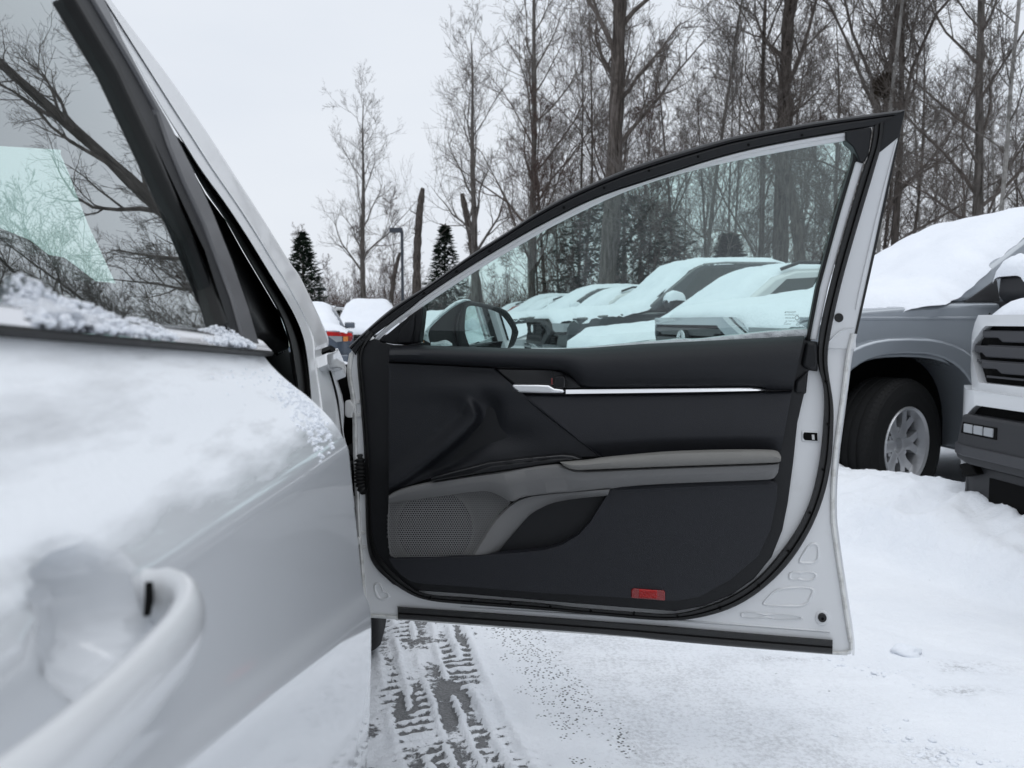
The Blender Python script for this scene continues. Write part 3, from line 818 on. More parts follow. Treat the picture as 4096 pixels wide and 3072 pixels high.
V = []; F = []; tube_verts([dq(p, -.0185) for p in ringp], .0005, 4, V, F, False); mk('etched_ring', V, F, 'etch', fd, fix=False)
# ice crust standing along the foot of the glass
rng = random.Random(4)
CR_B = cY(1500, 770) + cE(0, 462, 500, 424, 900, 404, 1300, 385, 1705, 365)
CR_T = cY(1500, 762) + cE(0, 445, 200, 425, 500, 396, 640, 388, 760, 372, 900, 378, 1100, 352, 1300, 330, 1450, 315, 1600, 302, 1725, 298)
band('ice_crust', CR_T, CR_B, [(0, -.030), (0, -.024), (.2, -.017), (.5, -.013), (.8, -.010), (1, -.010)], 'snow_crust', fd, 120, 1, nf=lambda px, py, s, t: .004 * fbm(px * .03, py * .05, t) * (1 if t > 0 else 0))
band('ice_crust', cP(175, 720, 190, 640, 215, 560), cP(168, 935, 210, 760, 205, 640), [(0, -.03), (0, -.024), (.5, -.016), (1, -.018)], 'snow_crust', fd, 20, 1)

# ---- door mirror (outside the glass)
MP = hit((1962, 1312), DA + DN * -.20, DN)
MNv = (DE * .70 + DN * .71 + Vector((0, 0, .03))).normalized()            # mirror face looks back along the car when the door is shut
def mq(p, n=0.):
    return hit(p, MP + MNv * n, MNv)
MG = cY(672, 300, 690, 250, 740, 226, 900, 256, 1080, 312, 1160, 385, 1240, 500, 1258, 560, 1230, 680, 1190, 790, 740, 790, 690, 660, 655, 540)
MO = cY(640, 300, 668, 200, 720, 166, 900, 190, 1180, 262, 1270, 360, 1362, 545, 1352, 610, 1280, 800, 600, 800, 580, 560, 600, 420)
mir = plate('mirror_housing', MO, .012, -.03, 'trim_black', fd, .01, 4, 1, mq, MNv, None)
bk = cY(640, 190, 700, 165, 700, 800, 240, 800, 215, 700, 192, 590, 215, 520, 300, 430, 420, 320, 540, 235)
V = []; F = []
Pf = [Vector(p) for p in smooth_line(bk, 1, True)]
n_ = len(Pf)
for off, sc in ((.0, 1.0), (-.05, .97), (-.10, .80), (-.13, .45)):
    c_ = Vector((520, 1340)) * 0 + sum(Pf, Vector((0, 0))) / n_
    for p in Pf: V.append(mq(c_ + (p - c_) * sc, off - .005))
for k in range(3):
    for i in range(n_):
        F.append((k * n_ + i, k * n_ + (i + 1) % n_, (k + 1) * n_ + (i + 1) % n_, (k + 1) * n_ + i))
F.append(tuple(range(n_))); F.append(tuple(range(3 * n_, 4 * n_)))
mk('mirror_shell', V, F, 'trim_black', fd, smooth=True)
plate('mirror_glass', MG, .0135, .008, 'mirror_glass', fd, 0, 1, 1, mq, MNv)
plate('mirror_crease', cY(560, 440, 600, 290, 588, 420, 600, 560, 640, 740, 600, 740, 545, 560), .006, -.01, 'trim_black', fd, .004, 2, 1, mq, MNv)
text_mesh('OBJECTS IN MIRROR ARE', .0055, 'mirror_text', 'etch', fd, mq(cY(1060, 752)[0], .0142), -Vector((MNv.y, -MNv.x, 0)).normalized() * -1, Vector((0, 0, 1)))
band('mirror_snow', cY(108, 640, 150, 560, 215, 470, 300, 370, 450, 235, 560, 165, 660, 140, 730, 158), cY(220, 700, 195, 590, 225, 505, 310, 415, 450, 300, 560, 220, 660, 178, 740, 168), [(0, -.06), (0, .0), (.25, .012), (.6, .014), (1, .004), (1, -.05)], 'snow_rough', fd, 40, 1, proj=mq, nf=lambda x, y, s, t: .006 * fbm(x * .05, y * .05))
plate('turn_signal', cY(118, 690, 125, 625, 155, 685, 150, 700), .012, -.01, 'amber_lens', fd, .002, 2, 0, mq, MNv)
band('mirror_snow', cY(230, 690, 300, 690, 380, 668, 430, 660, 500, 705), cY(230, 740, 300, 740, 380, 740, 430, 740, 505, 735), [(0, -.03), (0, .0), (.5, .02), (1, .02)], 'snow_rough', fd, 24, 1, proj=mq)

# hinges, wiring boot, check arm
def hinge(pts_leaf, pts_pin, pts_arm):
    a = plate('hinge', pts_leaf, .012, -.03, 'hinge_metal', fd, .004)
    plate('hinge_arm', pts_arm, .004, -.02, 'hinge_metal', fd, .002)
hinge(cW(490, 1125, 510, 1112, 560, 1110, 575, 1150, 600, 1180, 600, 1230, 570, 1265, 575, 1305, 510, 1300, 490, 1270), None, cW(565, 1120, 650, 1100, 665, 1140, 600, 1160, 605, 1250, 672, 1250, 680, 1295, 575, 1300))
hinge(cX(232, 826, 258, 826, 262, 860, 255, 885, 232, 885), None, cX(225, 778, 250, 790, 292, 782, 296, 806, 255, 812, 260, 888, 302, 890, 304, 914, 234, 918, 236, 902, 228, 806))
V = []; F = []
bpth = smooth_line([dl(p, n) for p, n in zip(cX(205, 175, 255, 215, 262, 300, 258, 400, 272, 460, 300, 480), (-.05, -.01, .004, .004, .002, -.01))], 3)
bp = resample(bpth, 90)
tube_verts(bp, [.0135 + .003 * math.cos(i * 1.25) for i in range(90)], 12, V, F)
mk('wiring_boot', V, F, 'rubber', fd, smooth=True, fix=False)
plate('check_arm', cX(148, 272, 290, 258, 290, 272, 220, 290, 150, 286), -.004, -.012, 'rubber', fd)
plate('hinge_bolt', cX(198, 530, 215, 525, 218, 610, 200, 612), -.02, -.03, 'hinge_metal', fd, .003)

# ---- the rest of the sedan: frame of reference (s forward, q outboard, h up)
CF = Vector((-.087, .9962, 0)); CRt = Vector((.9962, .087, 0))
def cq(s, q, h): return CF * s + CRt * q + Vector((0, 0, h))
def hb(s): return 1.055 + .065 * (1 - s)
def hu(s): return .945 + .03 * (1 - s)
def hl(s): return .765 + .208 * (1 - s)
def qo(s): return -.075 * (1 - s) if s > -.2 else -.09
def rear_profile(s):
    b, u, l = hb(s), hu(s), hl(s)
    l = min(l, u - .03)
    z0 = min(.60, l - .09)
    P = [(b + .004, -.207), (b - .010, -.197), (b - .03, -.176), (u + .065, -.156), (u + .038, -.129), (u + .012, -.1135), (u, -.1095), (u - .008, -.1088), (u - .4 * (u - l), -.1035), (l + .016, -.0955), (l + .004, -.0935), (l - .006, -.0885), (l - .022, -.0845), (z0, -.089), (.45, -.10), (.34, -.112), (.30, -.135)]
    Q = []
    for (a, c) in zip(P, P[1:]):
        for k in range(4):
            t = k / 4
            Q.append((a[0] + (c[0] - a[0]) * t, a[1] + (c[1] - a[1]) * t))
    Q.append(P[-1])
    # smooth twice, pin creases lightly
    for _ in range(3):
        Q = [Q[0]] + [((Q[i - 1][0] + 2 * Q[i][0] + Q[i + 1][0]) / 4, (Q[i - 1][1] + 2 * Q[i][1] + Q[i + 1][1]) / 4) for i in range(1, len(Q) - 1)] + [Q[-1]]
    return Q
BOWL_S, BOWL_H, BOWL_R = .385, .962, .036
NS = 150
V = []; rows = None
fr_att = []
for i in range(NS):
    s = -.45 + (1.0 + .45) * i / (NS - 1)
    pr = rear_profile(s); rows = len(pr)
    for h, q in pr:
        qq = q + qo(s)
        d = math.hypot((s - BOWL_S) / 1.15, h - BOWL_H)
        qq -= .030 * (1 - smoothstep(.55 * BOWL_R, BOWL_R * 1.05, d))
        V.append(cq(s, qq, h))
        up = smoothstep(hu(s) + .0, hu(s) + .05, h)
        fr_att.append(up)
F = grid_faces(rows, NS)
# front return flange
i0 = len(V)
for h, q in rear_profile(1.0): V.append(cq(1.004, q - .006, h)); fr_att.append(0.)
j0 = len(V)
for h, q in rear_profile(1.0): V.append(cq(.998, -.24, h)); fr_att.append(0.)
for k in range(rows - 1):
    a = (NS - 1) * rows + k
    F.append((a, a + 1, i0 + k + 1, i0 + k)); F.append((i0 + k, i0 + k + 1, j0 + k + 1, j0 + k))

# frosted paint: snow dust clinging to the shoulder
m, N, L, b = new_mat('frosted_paint')
b.inputs['Roughness'].default_value = .22; b.inputs['Coat IOR'].default_value = 1.75; b.inputs['Coat Weight'].default_value = .9; b.inputs['Coat Roughness'].default_value = .03
at = N.new('ShaderNodeAttribute'); at.attribute_name = 'frost'
tc = N.new('ShaderNodeTexCoord'); mp = N.new('ShaderNodeMapping'); mp.inputs['Rotation'].default_value = (R(-28), 0, 0); mp.inputs['Scale'].default_value = (9, 3.2, 20)
no = N.new('ShaderNodeTexNoise'); no.inputs['Scale'].default_value = 1.5; no.inputs['Detail'].default_value = 8; no.inputs['Roughness'].default_value = .6
L.new(tc.outputs['Object'], mp.inputs[0]); L.new(mp.outputs[0], no.inputs['Vector'])
ad = N.new('ShaderNodeMath'); ad.operation = 'MULTIPLY_ADD'; ad.inputs[1].default_value = .47
L.new(at.outputs['Fac'], ad.inputs[0]); L.new(no.outputs[0], ad.inputs[2])
rp = N.new('ShaderNodeValToRGB'); rp.color_ramp.elements[0].position = .70; rp.color_ramp.elements[1].position = .97
L.new(ad.outputs[0], rp.inputs[0])
mc = N.new('ShaderNodeMixRGB'); mc.inputs[1].default_value = (.64, .66, .685, 1); mc.inputs[2].default_value = (.84, .865, .895, 1)
L.new(rp.outputs[0], mc.inputs[0]); L.new(mc.outputs[0], b.inputs['Base Color'])
mr = N.new('ShaderNodeMapRange'); mr.inputs[3].default_value = .2; mr.inputs[4].default_value = .8
L.new(rp.outputs[0], mr.inputs[0]); L.new(mr.outputs[0], b.inputs['Roughness'])
mw = N.new('ShaderNodeMapRange'); mw.inputs[3].default_value = .9; mw.inputs[4].default_value = .0
L.new(rp.outputs[0], mw.inputs[0]); L.new(mw.outputs[0], b.inputs['Coat Weight'])
n2 = N.new('ShaderNodeTexNoise'); n2.inputs['Scale'].default_value = 160; n2.inputs['Detail'].default_value = 6
L.new(tc.outputs['Object'], n2.inputs['Vector'])
hm = N.new('ShaderNodeMath'); hm.operation = 'MULTIPLY'; L.new(rp.outputs[0], hm.inputs[0]); L.new(n2.outputs[0], hm.inputs[1])
hm2 = N.new('ShaderNodeMath'); hm2.operation = 'ADD'; L.new(hm.outputs[0], hm2.inputs[0]); L.new(rp.outputs[0], hm2.inputs[1])
bp_ = N.new('ShaderNodeBump'); bp_.inputs['Distance'].default_value = .0007; L.new(hm2.outputs[0], bp_.inputs['Height']); L.new(bp_.outputs[0], b.inputs['Normal'])

rdoor = mk('rear_door', V, F, 'frosted_paint', sedan, smooth=True)
rdoor['label'] = 'closed rear door dusted with snow'
att = rdoor.data.attributes.new('frost', 'FLOAT', 'POINT')
att.data.foreach_set('value', fr_att)
rd = rdoor
# rear window plane
GP0 = cq(.9, -.215 + qo(.9), 1.07); GP1 = cq(.3, -.215 + qo(.3), 1.105); GP2 = cq(.9, -.215 + qo(.9) - .40 * .33, 1.40)
GN = (GP1 - GP0).cross(GP2 - GP0).normalized()
if GN.x < 0: GN = -GN
def gq(p, n=0.): return hit(p, GP0 + GN * n, GN)
def on_glass(s, h, n=0.):
    P = cq(s, 0, h); d = (GP0 + GN * n - P).dot(GN) / CRt.dot(GN)
    return P + CRt * d
gl_pts = [on_glass(.93, 1.03), on_glass(.93, 1.46), on_glass(-.3, 1.46), on_glass(-.45, 1.10)]
rg = mk('rear_glass', gl_pts, [(0, 1, 2, 3)], 'rear_glass', rd)
# black frame / B-pillar covers
plate('pillar_cover', cA(470, -40, 580, -40, 880, 520, 1080, 960, 1250, 1400) + cB(1420, 200, 1560, 600, 1470, 560, 1425, 470) + cA(1225, 1500, 1100, 1210, 940, 860, 740, 420), .008, -.01, 'trim_black', rd, .002, 2, 0, gq, GN)
plate('pillar_trim_strip', cA(572, -40, 645, -40, 780, 250, 925, 520, 1070, 770) + cT(260, 262, 380, 522, 500, 822, 600, 1112, 668, 1340, 575, 1310, 500, 1040, 330, 590, 210, 340, 120, 120) + cA(1000, 700, 850, 430), .012, -.03, 'frame_grey', rd, .003, 2, 0, gq, GN)
plate('glass_seal', cA(455, -40, 492, -40, 760, 420, 960, 860, 1120, 1210, 1250, 1500) + cB(1450, 470, 1425, 470, 1290, 0) + cA(1100, 1230, 935, 870, 735, 440), .011, -.01, 'rubber', rd, .002, 2, 0, gq, GN)
# belt moulding: bright strip with dark lower lip
def belt_pt(s, dq_, dh): return cq(s, -.205 + qo(s) + dq_, hb(s) + dh)
def loft(name, svals, prof, mat, parent, fn, smooth=True):
    V = [fn(s, a, c) for s in svals for a, c in prof]
    F = grid_faces(len(prof), len(svals)); m = len(prof)
    F += [tuple(range(m)), tuple(range((len(svals) - 1) * m, len(svals) * m))]
    return mk(name, V, F, mat, parent, smooth=smooth)
SV = [-.45 + (1.006 + .45) * i / 40 for i in range(41)]
loft('belt_moulding', SV, [(-.022, .024), (-.014, .026), (-.004, .021), (.004, .012), (.007, .009)], 'bright_chrome', rd, belt_pt)
loft('belt_lip', SV, [(-.004, .009), (.0072, .0085), (.0085, .006), (.006, .0035), (-.004, .002)], 'rubber', rd, belt_pt)
# snow lying on the ledge against the glass
V = []; F = []; ns = 220; m = 7
for i in range(ns):
    s = -.2 + 1.2 * i / (ns - 1)
    base = .001 + .003 * (fbm(s * 7, 1.3) + .6) + .004 * fbm(s * 40, 5)
    lump = .24 * (.075 * math.exp(-((s - .545) / .035) ** 2) + .05 * math.exp(-((s - .61) / .05) ** 2) + .030 * math.exp(-((s - .70) / .04) ** 2) + .020 * math.exp(-((s - .82) / .05) ** 2) + .05 * math.exp(-((s - .90) / .05) ** 2))
    H = max(.004, base + lump * (.75 + .5 * abs(fbm(s * 30, 2))))
    H *= smoothstep(1.0, .96, s)
    for k in range(m):
        t = k / (m - 1)
        P0 = on_glass(s, hb(s) + .014 + H * (1 - t), .001)
        bul = (.004 + .018 * min(1, H / .03)) * math.sin(math.pi * min(1, t * .62 + .02)) * (1 + .5 * fbm(s * 25, t * 4, 3))
        V.append(P0 + CRt * (bul + t * .006))
F = grid_faces(m, ns)
mk('ledge_snow', V, F, 'snow_rough', rd, smooth=True)
V = []; F = []
rng = random.Random(11)
def blob(c, r, V, F, sq=.7):
    i0 = len(V); rings = 4; sg = 6
    ph = rng.random() * 6
    V.append(c + Vector((0, 0, r * sq)))
    for a in range(1, rings):
        th = math.pi * a / rings
        for k in range(sg):
            g = 2 * math.pi * k / sg + ph
            rr = r * (.8 + .4 * rng.random())
            V.append(c + Vector((rr * math.sin(th) * math.cos(g), rr * math.sin(th) * math.sin(g), rr * math.cos(th) * sq)))
    V.append(c - Vector((0, 0, r * sq)))
    for k in range(sg): F.append((i0, i0 + 1 + k, i0 + 1 + (k + 1) % sg))
    for a in range(rings - 2):
        for k in range(sg):
            k2 = (k + 1) % sg
            F.append((i0 + 1 + a * sg + k, i0 + 1 + (a + 1) * sg + k, i0 + 1 + (a + 1) * sg + k2, i0 + 1 + a * sg + k2))
    e = i0 + 1 + (rings - 1) * sg
    for k in range(sg): F.append((e, e - sg + (k + 1) % sg, e - sg + k))
def ledge_h(s):
    return .34 * (.075 * math.exp(-((s - .545) / .030) ** 2) + .05 * math.exp(-((s - .61) / .05) ** 2) + .030 * math.exp(-((s - .70) / .04) ** 2) + .020 * math.exp(-((s - .82) / .05) ** 2) + .05 * math.exp(-((s - .90) / .05) ** 2)) + .004
for _ in range(3600):
    s = rng.uniform(.42, .985)
    H = ledge_h(s) * smoothstep(1.0, .95, s)
    z = H * rng.random() ** 1.3
    P0 = on_glass(s, hb(s) + .012 + z, .001)
    blob(P0 + CRt * (rng.random() * (.004 + .020 * (1 - z / max(.004, H)) * min(1, H / .02))), rng.uniform(.0009, .0032) * (1.3 if z < .5 * H else .8), V, F)
o = mk('ledge_snow', V, F, 'snow', rd, smooth=True, fix=False); o['kind'] = 'stuff'
# crumbs of snow at the front corner of the shoulder
V = []; F = []
def shoulder(s, h):
    pr = rear_profile(s)
    for (h0, q0), (h1, q1) in zip(pr, pr[1:]):
        if h1 <= h <= h0: return cq(s, q0 + (q1 - q0) * (h0 - h) / max(1e-6, h0 - h1) + qo(s), h)
    return cq(s, pr[-1][1] + qo(s), h)
for _ in range(420):
    t = rng.random()
    s = .99 - .05 * t - .10 * rng.random() ** 2; h = 1.02 - .045 * t + rng.gauss(0, .010)
    blob(shoulder(s, h), rng.uniform(.0006, .0032), V, F)
for _ in range(40):
    s = rng.uniform(.75, .97); h = hb(s) - .012 - abs(rng.gauss(0, .012))
    blob(shoulder(s, h), rng.uniform(.0005, .0022), V, F)
o = mk('snow_crumbs', V, F, 'snow', rd, smooth=True, fix=False); o['kind'] = 'stuff'
# pull handle
hp = [(.445, -.030, .957), (.440, .004, .957), (.425, .026, .955), (.395, .034, .951), (.33, .036, .949), (.26, .034, .950), (.21, .022, .952), (.195, -.03, .953)]
path = resample(smooth_line([cq(s, -.110 + qo(s) + q, h) for s, q, h in hp], 3), 40)
V = []; F = []; sd = 16
for i, p in enumerate(path):
    t = (path[min(i + 1, 39)] - path[max(0, i - 1)]).normalized()
    up = Vector((0, 0, 1)); a = t.cross(up).normalized(); bq = a.cross(t)
    for k in range(sd):
        g = 2 * math.pi * k / sd
        V.append(p + a * .0085 * math.cos(g) + bq * (.0165 if 4 < i < 36 else .014) * math.sin(g))
for i in range(39):
    for k in range(sd): F.append((i * sd + k, i * sd + (k + 1) % sd, (i + 1) * sd + (k + 1) % sd, (i + 1) * sd + k))
mk('door_handle', V, F, 'white_paint', rd, smooth=True)
hg = [hit(p, cq(0, -.146, 0), CRt) for p in cC(880, 452, 903, 448, 908, 560, 888, 650, 868, 655, 876, 560)]
V, F = prism(hg, [v - CRt * .002 for v in hg]); mk('handle_gap', V, F, 'black_void', rd)

# A-pillar
AP0 = cq(1.0, -.385, 1.47); AP1 = cq(2.1, -.28, 1.046); AP2 = cq(1.5, -.225, 1.0)
AN = (AP1 - AP0).cross(AP2 - AP0).normalized()
if AN.x < 0: AN = -AN
def aq(p, n=0.): return hit(p, AP0 + AN * n, AN)
A_OUT = cA(660, -60, 700, 0, 850, 200, 1080, 500, 1300, 820, 1500, 1130, 1700, 1440, 1830, 1659) + cT(900, 900, 980, 1070, 1060, 1240, 1085, 1310) + cW(285, 600, 320, 760, 400, 1050, 440, 1300, 470, 1480, 480, 1700) + [(1395, 2000)]
A_INN = cA(600, -60, 640, 0, 780, 255, 920, 510, 1060, 750) + cT(190, 90, 300, 270, 450, 470, 600, 700, 750, 950, 850, 1110, 910, 1240, 945, 1380, 970, 1650) + [(1250, 1750), (1255, 2000)]
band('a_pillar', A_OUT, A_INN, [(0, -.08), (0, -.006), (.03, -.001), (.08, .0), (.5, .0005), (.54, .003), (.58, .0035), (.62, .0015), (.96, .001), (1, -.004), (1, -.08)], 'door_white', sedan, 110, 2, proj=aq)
S_INN = cT(165, 60, 240, 230, 330, 400, 450, 560, 560, 760, 680, 960, 780, 1130, 840, 1300, 870, 1500, 885, 1570) + [(1200, 1750), (1210, 2000)]
S_OUT = cT(165, 60, 300, 270, 450, 470, 600, 700, 750, 950, 850, 1110, 910, 1240, 945, 1380, 970, 1650) + [(1252, 1750), (1257, 2000)]
band('opening_seal', S_OUT, S_INN, [(0, -.04), (0, -.016), (.15, -.010), (.3, -.02), (.5, -.012), (.85, -.014), (1, -.03), (1, -.06)], 'rubber', sedan, 80, 2, proj=aq)
plate('pillar_inner_trim', cT(250, 250, 330, 400, 450, 560, 560, 760, 680, 960, 780, 1130, 840, 1300, 845, 1345, 770, 1290, 690, 1250, 620, 1130, 560, 960, 480, 760, 370, 500), -.05, -.10, 'pillar_trim', sedan, .006, 3, 0, aq, AN)
# dashboard end and vent
plate('dashboard', cT(560, 1262, 640, 1262, 700, 1250, 760, 1262, 800, 1285, 840, 1330, 880, 1570, 905, 1700, 700, 1700, 560, 1400), -.09, -.6, 'pillar_trim', sedan, .012, 3, 0, aq, AN)
plate('dash_vent', cT(757, 1335, 790, 1318, 808, 1330, 818, 1368, 775, 1388), -.086, -.12, 'black_void', sedan, .003, 2, 0, aq, AN)
for k in range(3):
    x = 768 + k * 14
    plate('vent_blade', cT(x, 1332 - k * 2, x + 4, 1330 - k * 2, x + 12, 1378 - k * 3, x + 8, 1380 - k * 3), -.0855, -.1, 'trim_black', sedan, 0, 1, 0, aq, AN)
# hinge pillar, fender end, dark gap
plate('fender_bracket', cW(292, 600, 310, 582, 400, 562, 395, 535, 420, 530, 470, 640, 520, 760, 512, 850, 470, 762, 440, 752, 345, 752, 305, 710), .02, -.02, 'white_paint', sedan, .003, 2, 0, aq, AN)
plate('fender_gap', [(1325, 1470), (1480, 1440), (1500, 2250), (1385, 2260), (1352, 1760)], -.06, -.08, 'black_void', sedan, 0, 1, 0, dl, DN)
band('hinge_pillar', cW(310, 740, 400, 1050, 440, 1300, 470, 1480) + [(1376, 1760), (1400, 2100)], cW(385, 755, 440, 950, 485, 1090, 490, 1250, 478, 1480) + [(1384, 1760), (1405, 2100)], [(0, -.01), (.3, .004), (.7, .004), (1, -.03)], 'door_white', sedan, 40, 1, proj=aq)
plate('fender_hole', cW(338, 500, 390, 530, 395, 560, 350, 570, 335, 545), .021, -.0, 'black_void', sedan, 0, 1, 0, aq, AN)

# front fender, bonnet, windscreen, roof and far side (mostly hidden behind the open door)
def shell_grid(name, S, Q, hf, mat, parent):
    V = [cq(s, q, hf(s, q)) for s in S for q in Q]
    return mk(name, V, grid_faces(len(Q), len(S)), mat, parent, smooth=True)
SS = [2.16 + 1.5 * i / 14 for i in range(15)]
QQ = [-1.75 + 1.45 * i / 12 for i in range(13)]
shell_grid('bonnet', SS, QQ, lambda s, q: 1.035 - .09 * max(0, (s - 2.2)) - .05 * ((q + 1.02) / .73) ** 4 - .06 * smoothstep(3.3, 3.66, s), 'white_paint', sedan)
V = []; F = []
fpr = [(1.00, -.34), (.985, -.30), (.95, -.27), (.88, -.245), (.78, -.235), (.72, -.23)]
for i in range(24):
    s = 2.24 + 1.35 * i / 23
    for h, q in fpr:
        arch = 0
        hh = h - .06 * (s - 2.24) * (h > .9)
        V.append(cq(s, q - .10 * max(0, s - 3.0) ** 1.5, hh))
mk('front_fender', V, grid_faces(len(fpr), 24), 'white_paint', sedan, smooth=True)
archp = [cq(2.24, -.235, .73), cq(2.24, -.235, .30), cq(2.40, -.235, .30)] + [cq(2.78 - .38 * math.cos(g), -.235, .34 + .38 * math.sin(g)) for g in [R(10 + 16 * k) for k in range(11)]] + [cq(3.55, -.26, .40), cq(3.59, -.30, .73)]
V, F = prism(archp, [v - CRt * .03 for v in archp]); mk('fender_lower', V, F, 'white_paint', sedan)
V, F = box_vf(0, 1, 0, 1, 0, 1)
V = [cq(2.30 + v.x * 1.1, -.52 + v.y * .06, .2 + v.z * .7) for v in V]; mk('wheel_well', V, F, 'black_void', sedan)
ws = [cq(2.12, -.34, 1.03), cq(2.12, -1.62, 1.03), cq(1.42, -1.50, 1.385), cq(1.42, -.46, 1.385)]
mk('windscreen', ws, [(0, 1, 2, 3)], 'windshield_glass', sedan)
rfS = [-1.0 + 2.42 * i / 12 for i in range(13)]; rfQ = [-1.60 + 1.20 * i / 10 for i in range(11)]
shell_grid('roof', rfS, rfQ, lambda s, q: 1.475 - .05 * max(0, s - .6) ** 2 * 1.8 - .05 * ((q + 1.0) / .6) ** 4, 'white_paint', sedan)
hQ = [-1.62 + 1.26 * i / 10 for i in range(11)]
V = [cq(s, q, (z0 - .04 * ((q + 1.0) / .6) ** 4)) for s, z0 in ((-1., 1.42), (0., 1.42), (1.1, 1.415), (1.44, 1.385)) for q in hQ]
mk('headliner', V, grid_faces(11, 4), 'cabin_lining', sedan)
V = [on_glass(s_, h_, -.012) for s_ in (-1., -.3, .3, .92) for h_ in (1.35, 1.40, 1.48)]
mk('roof_rail', V, grid_faces(3, 4), 'cabin_lining', sedan)
# far side wall
def oq_(a, h): return cq(a, -1.66, h)
outer = [oq_(-1.0, .3), oq_(3.3, .3), oq_(3.3, .98), oq_(2.2, 1.03), oq_(1.42, 1.40), oq_(.6, 1.46), oq_(.5, 1.62), oq_(-1.0, 1.62)]
V, F = prism(outer, [v - CRt * .04 for v in outer])
mk('far_side', V, F, 'pillar_trim', sedan)
# dark plates added as front seats, shaped to block windscreen light around the bright patch
SP0 = cq(1.28, 0, 0)
def sq(p, n=0.): return hit(p, SP0 - CF * n, CF)
plate('seat_blocker', cA(350, 965, 400, 1080, 520, 1400, 640, 1659) + cB(705, 215, 800, 540, 1480, 540) + cA(1210, 1450, 1000, 960, 900, 760, 700, 640, 480, 680, 370, 800), .0, -.12, 'pillar_trim', sedan, .02, 3, 0, sq, -CF)
plate('seat_blocker', cB(705, 215, 640, 200, 450, 182, 330, 90, 220, 10) + cA(150, 1600, 0, 1480, -700, 1200, -700, 2200) + cB(800, 500), -.30, -.42, 'pillar_trim', sedan, .02, 3, 0, sq, -CF)
V, F = box_vf(0, 1, 0, 1, 0, 1)
V2 = [cq(2.12 + v.x * .05, -1.64 + v.y * 1.32, .22 + v.z * .80) for v in V]; mk('firewall', V2, F, 'cabin_lining', sedan)
V2 = [cq(1.72 + v.x * .42, -1.60 + v.y * 1.22, .68 + v.z * .33) for v in V]; bevel(mk('dash_top', V2, F, 'pillar_trim', sedan), .06, 3)
V2 = [cq(.9 + v.x * .45, -.95 + v.y * .52, .30 + v.z * .22) for v in V]; bevel(mk('seat_cushion', V2, F, 'pillar_trim', sedan), .05, 3)
# floor and sill
V, F = box_vf(0, 1, 0, 1, 0, 1)
V2 = [cq(-.5 + v.x * 2.8, -1.6 + v.y * 1.3, .22 + v.z * .08) for v in V]; mk('floor_pan', V2, F, 'black_void', sedan)
V2 = [cq(.99 + v.x * 1.24, -.30 + v.y * .08, .20 + v.z * .16) for v in V]; bevel(mk('sill', V2, F, 'white_paint', sedan), .02)
V2 = [cq(-.5 + v.x * 1.49, -.22 + v.y * .08, .18 + v.z * .12) for v in V]; bevel(mk('sill', V2, F, 'white_paint', sedan), .02)
# front wheel
def wheel_meshes(Rt, wd, rim_r):
    prof = [(rim_r, -wd / 2 + .015), (rim_r + .02, -wd / 2 + .004), (Rt * .80, -wd / 2 - .006), (Rt * .94, -wd / 2 + .006), (Rt * .985, -wd / 2 + .025), (Rt, -wd / 2 + .05)]
    pp = list(prof)
    for k in range(3):
        c = -wd / 2 + .05 + (wd - .1) * (k + .5) / 3
        pp += [(Rt, c - .012), (Rt - .010, c - .008), (Rt - .010, c + .008), (Rt, c + .012)]
    pp += [(r, -a) for r, a in reversed(prof)] + [(rim_r - .01, wd / 2 - .04), (rim_r - .01, -wd / 2 + .04), (rim_r, -wd / 2 + .015)]
    return lathe_vf(pp, 64)
V, F = wheel_meshes(.335, .22, .215)
wm = Matrix(((CRt.x, 0, 0), (0, 1, 0), (0, 0, 1)))
def place_wheel(V, c, out, fw):
    return [c + fw * v.x + out * (-v.y) + Vector((0, 0, v.z)) for v in V]
wl_ = mk('front_wheel', place_wheel(V, cq(2.78, -.305, .335), CRt, CF), F, 'tyre', sedan, smooth=True)
V, F = lathe_vf([(.0, -.06), (.06, -.07), (.19, -.05), (.215, -.09), (.218, .05)], 32)
mk('rim', place_wheel(V, cq(2.78, -.305, .335), CRt, CF), F, 'alloy', wl_, smooth=True)
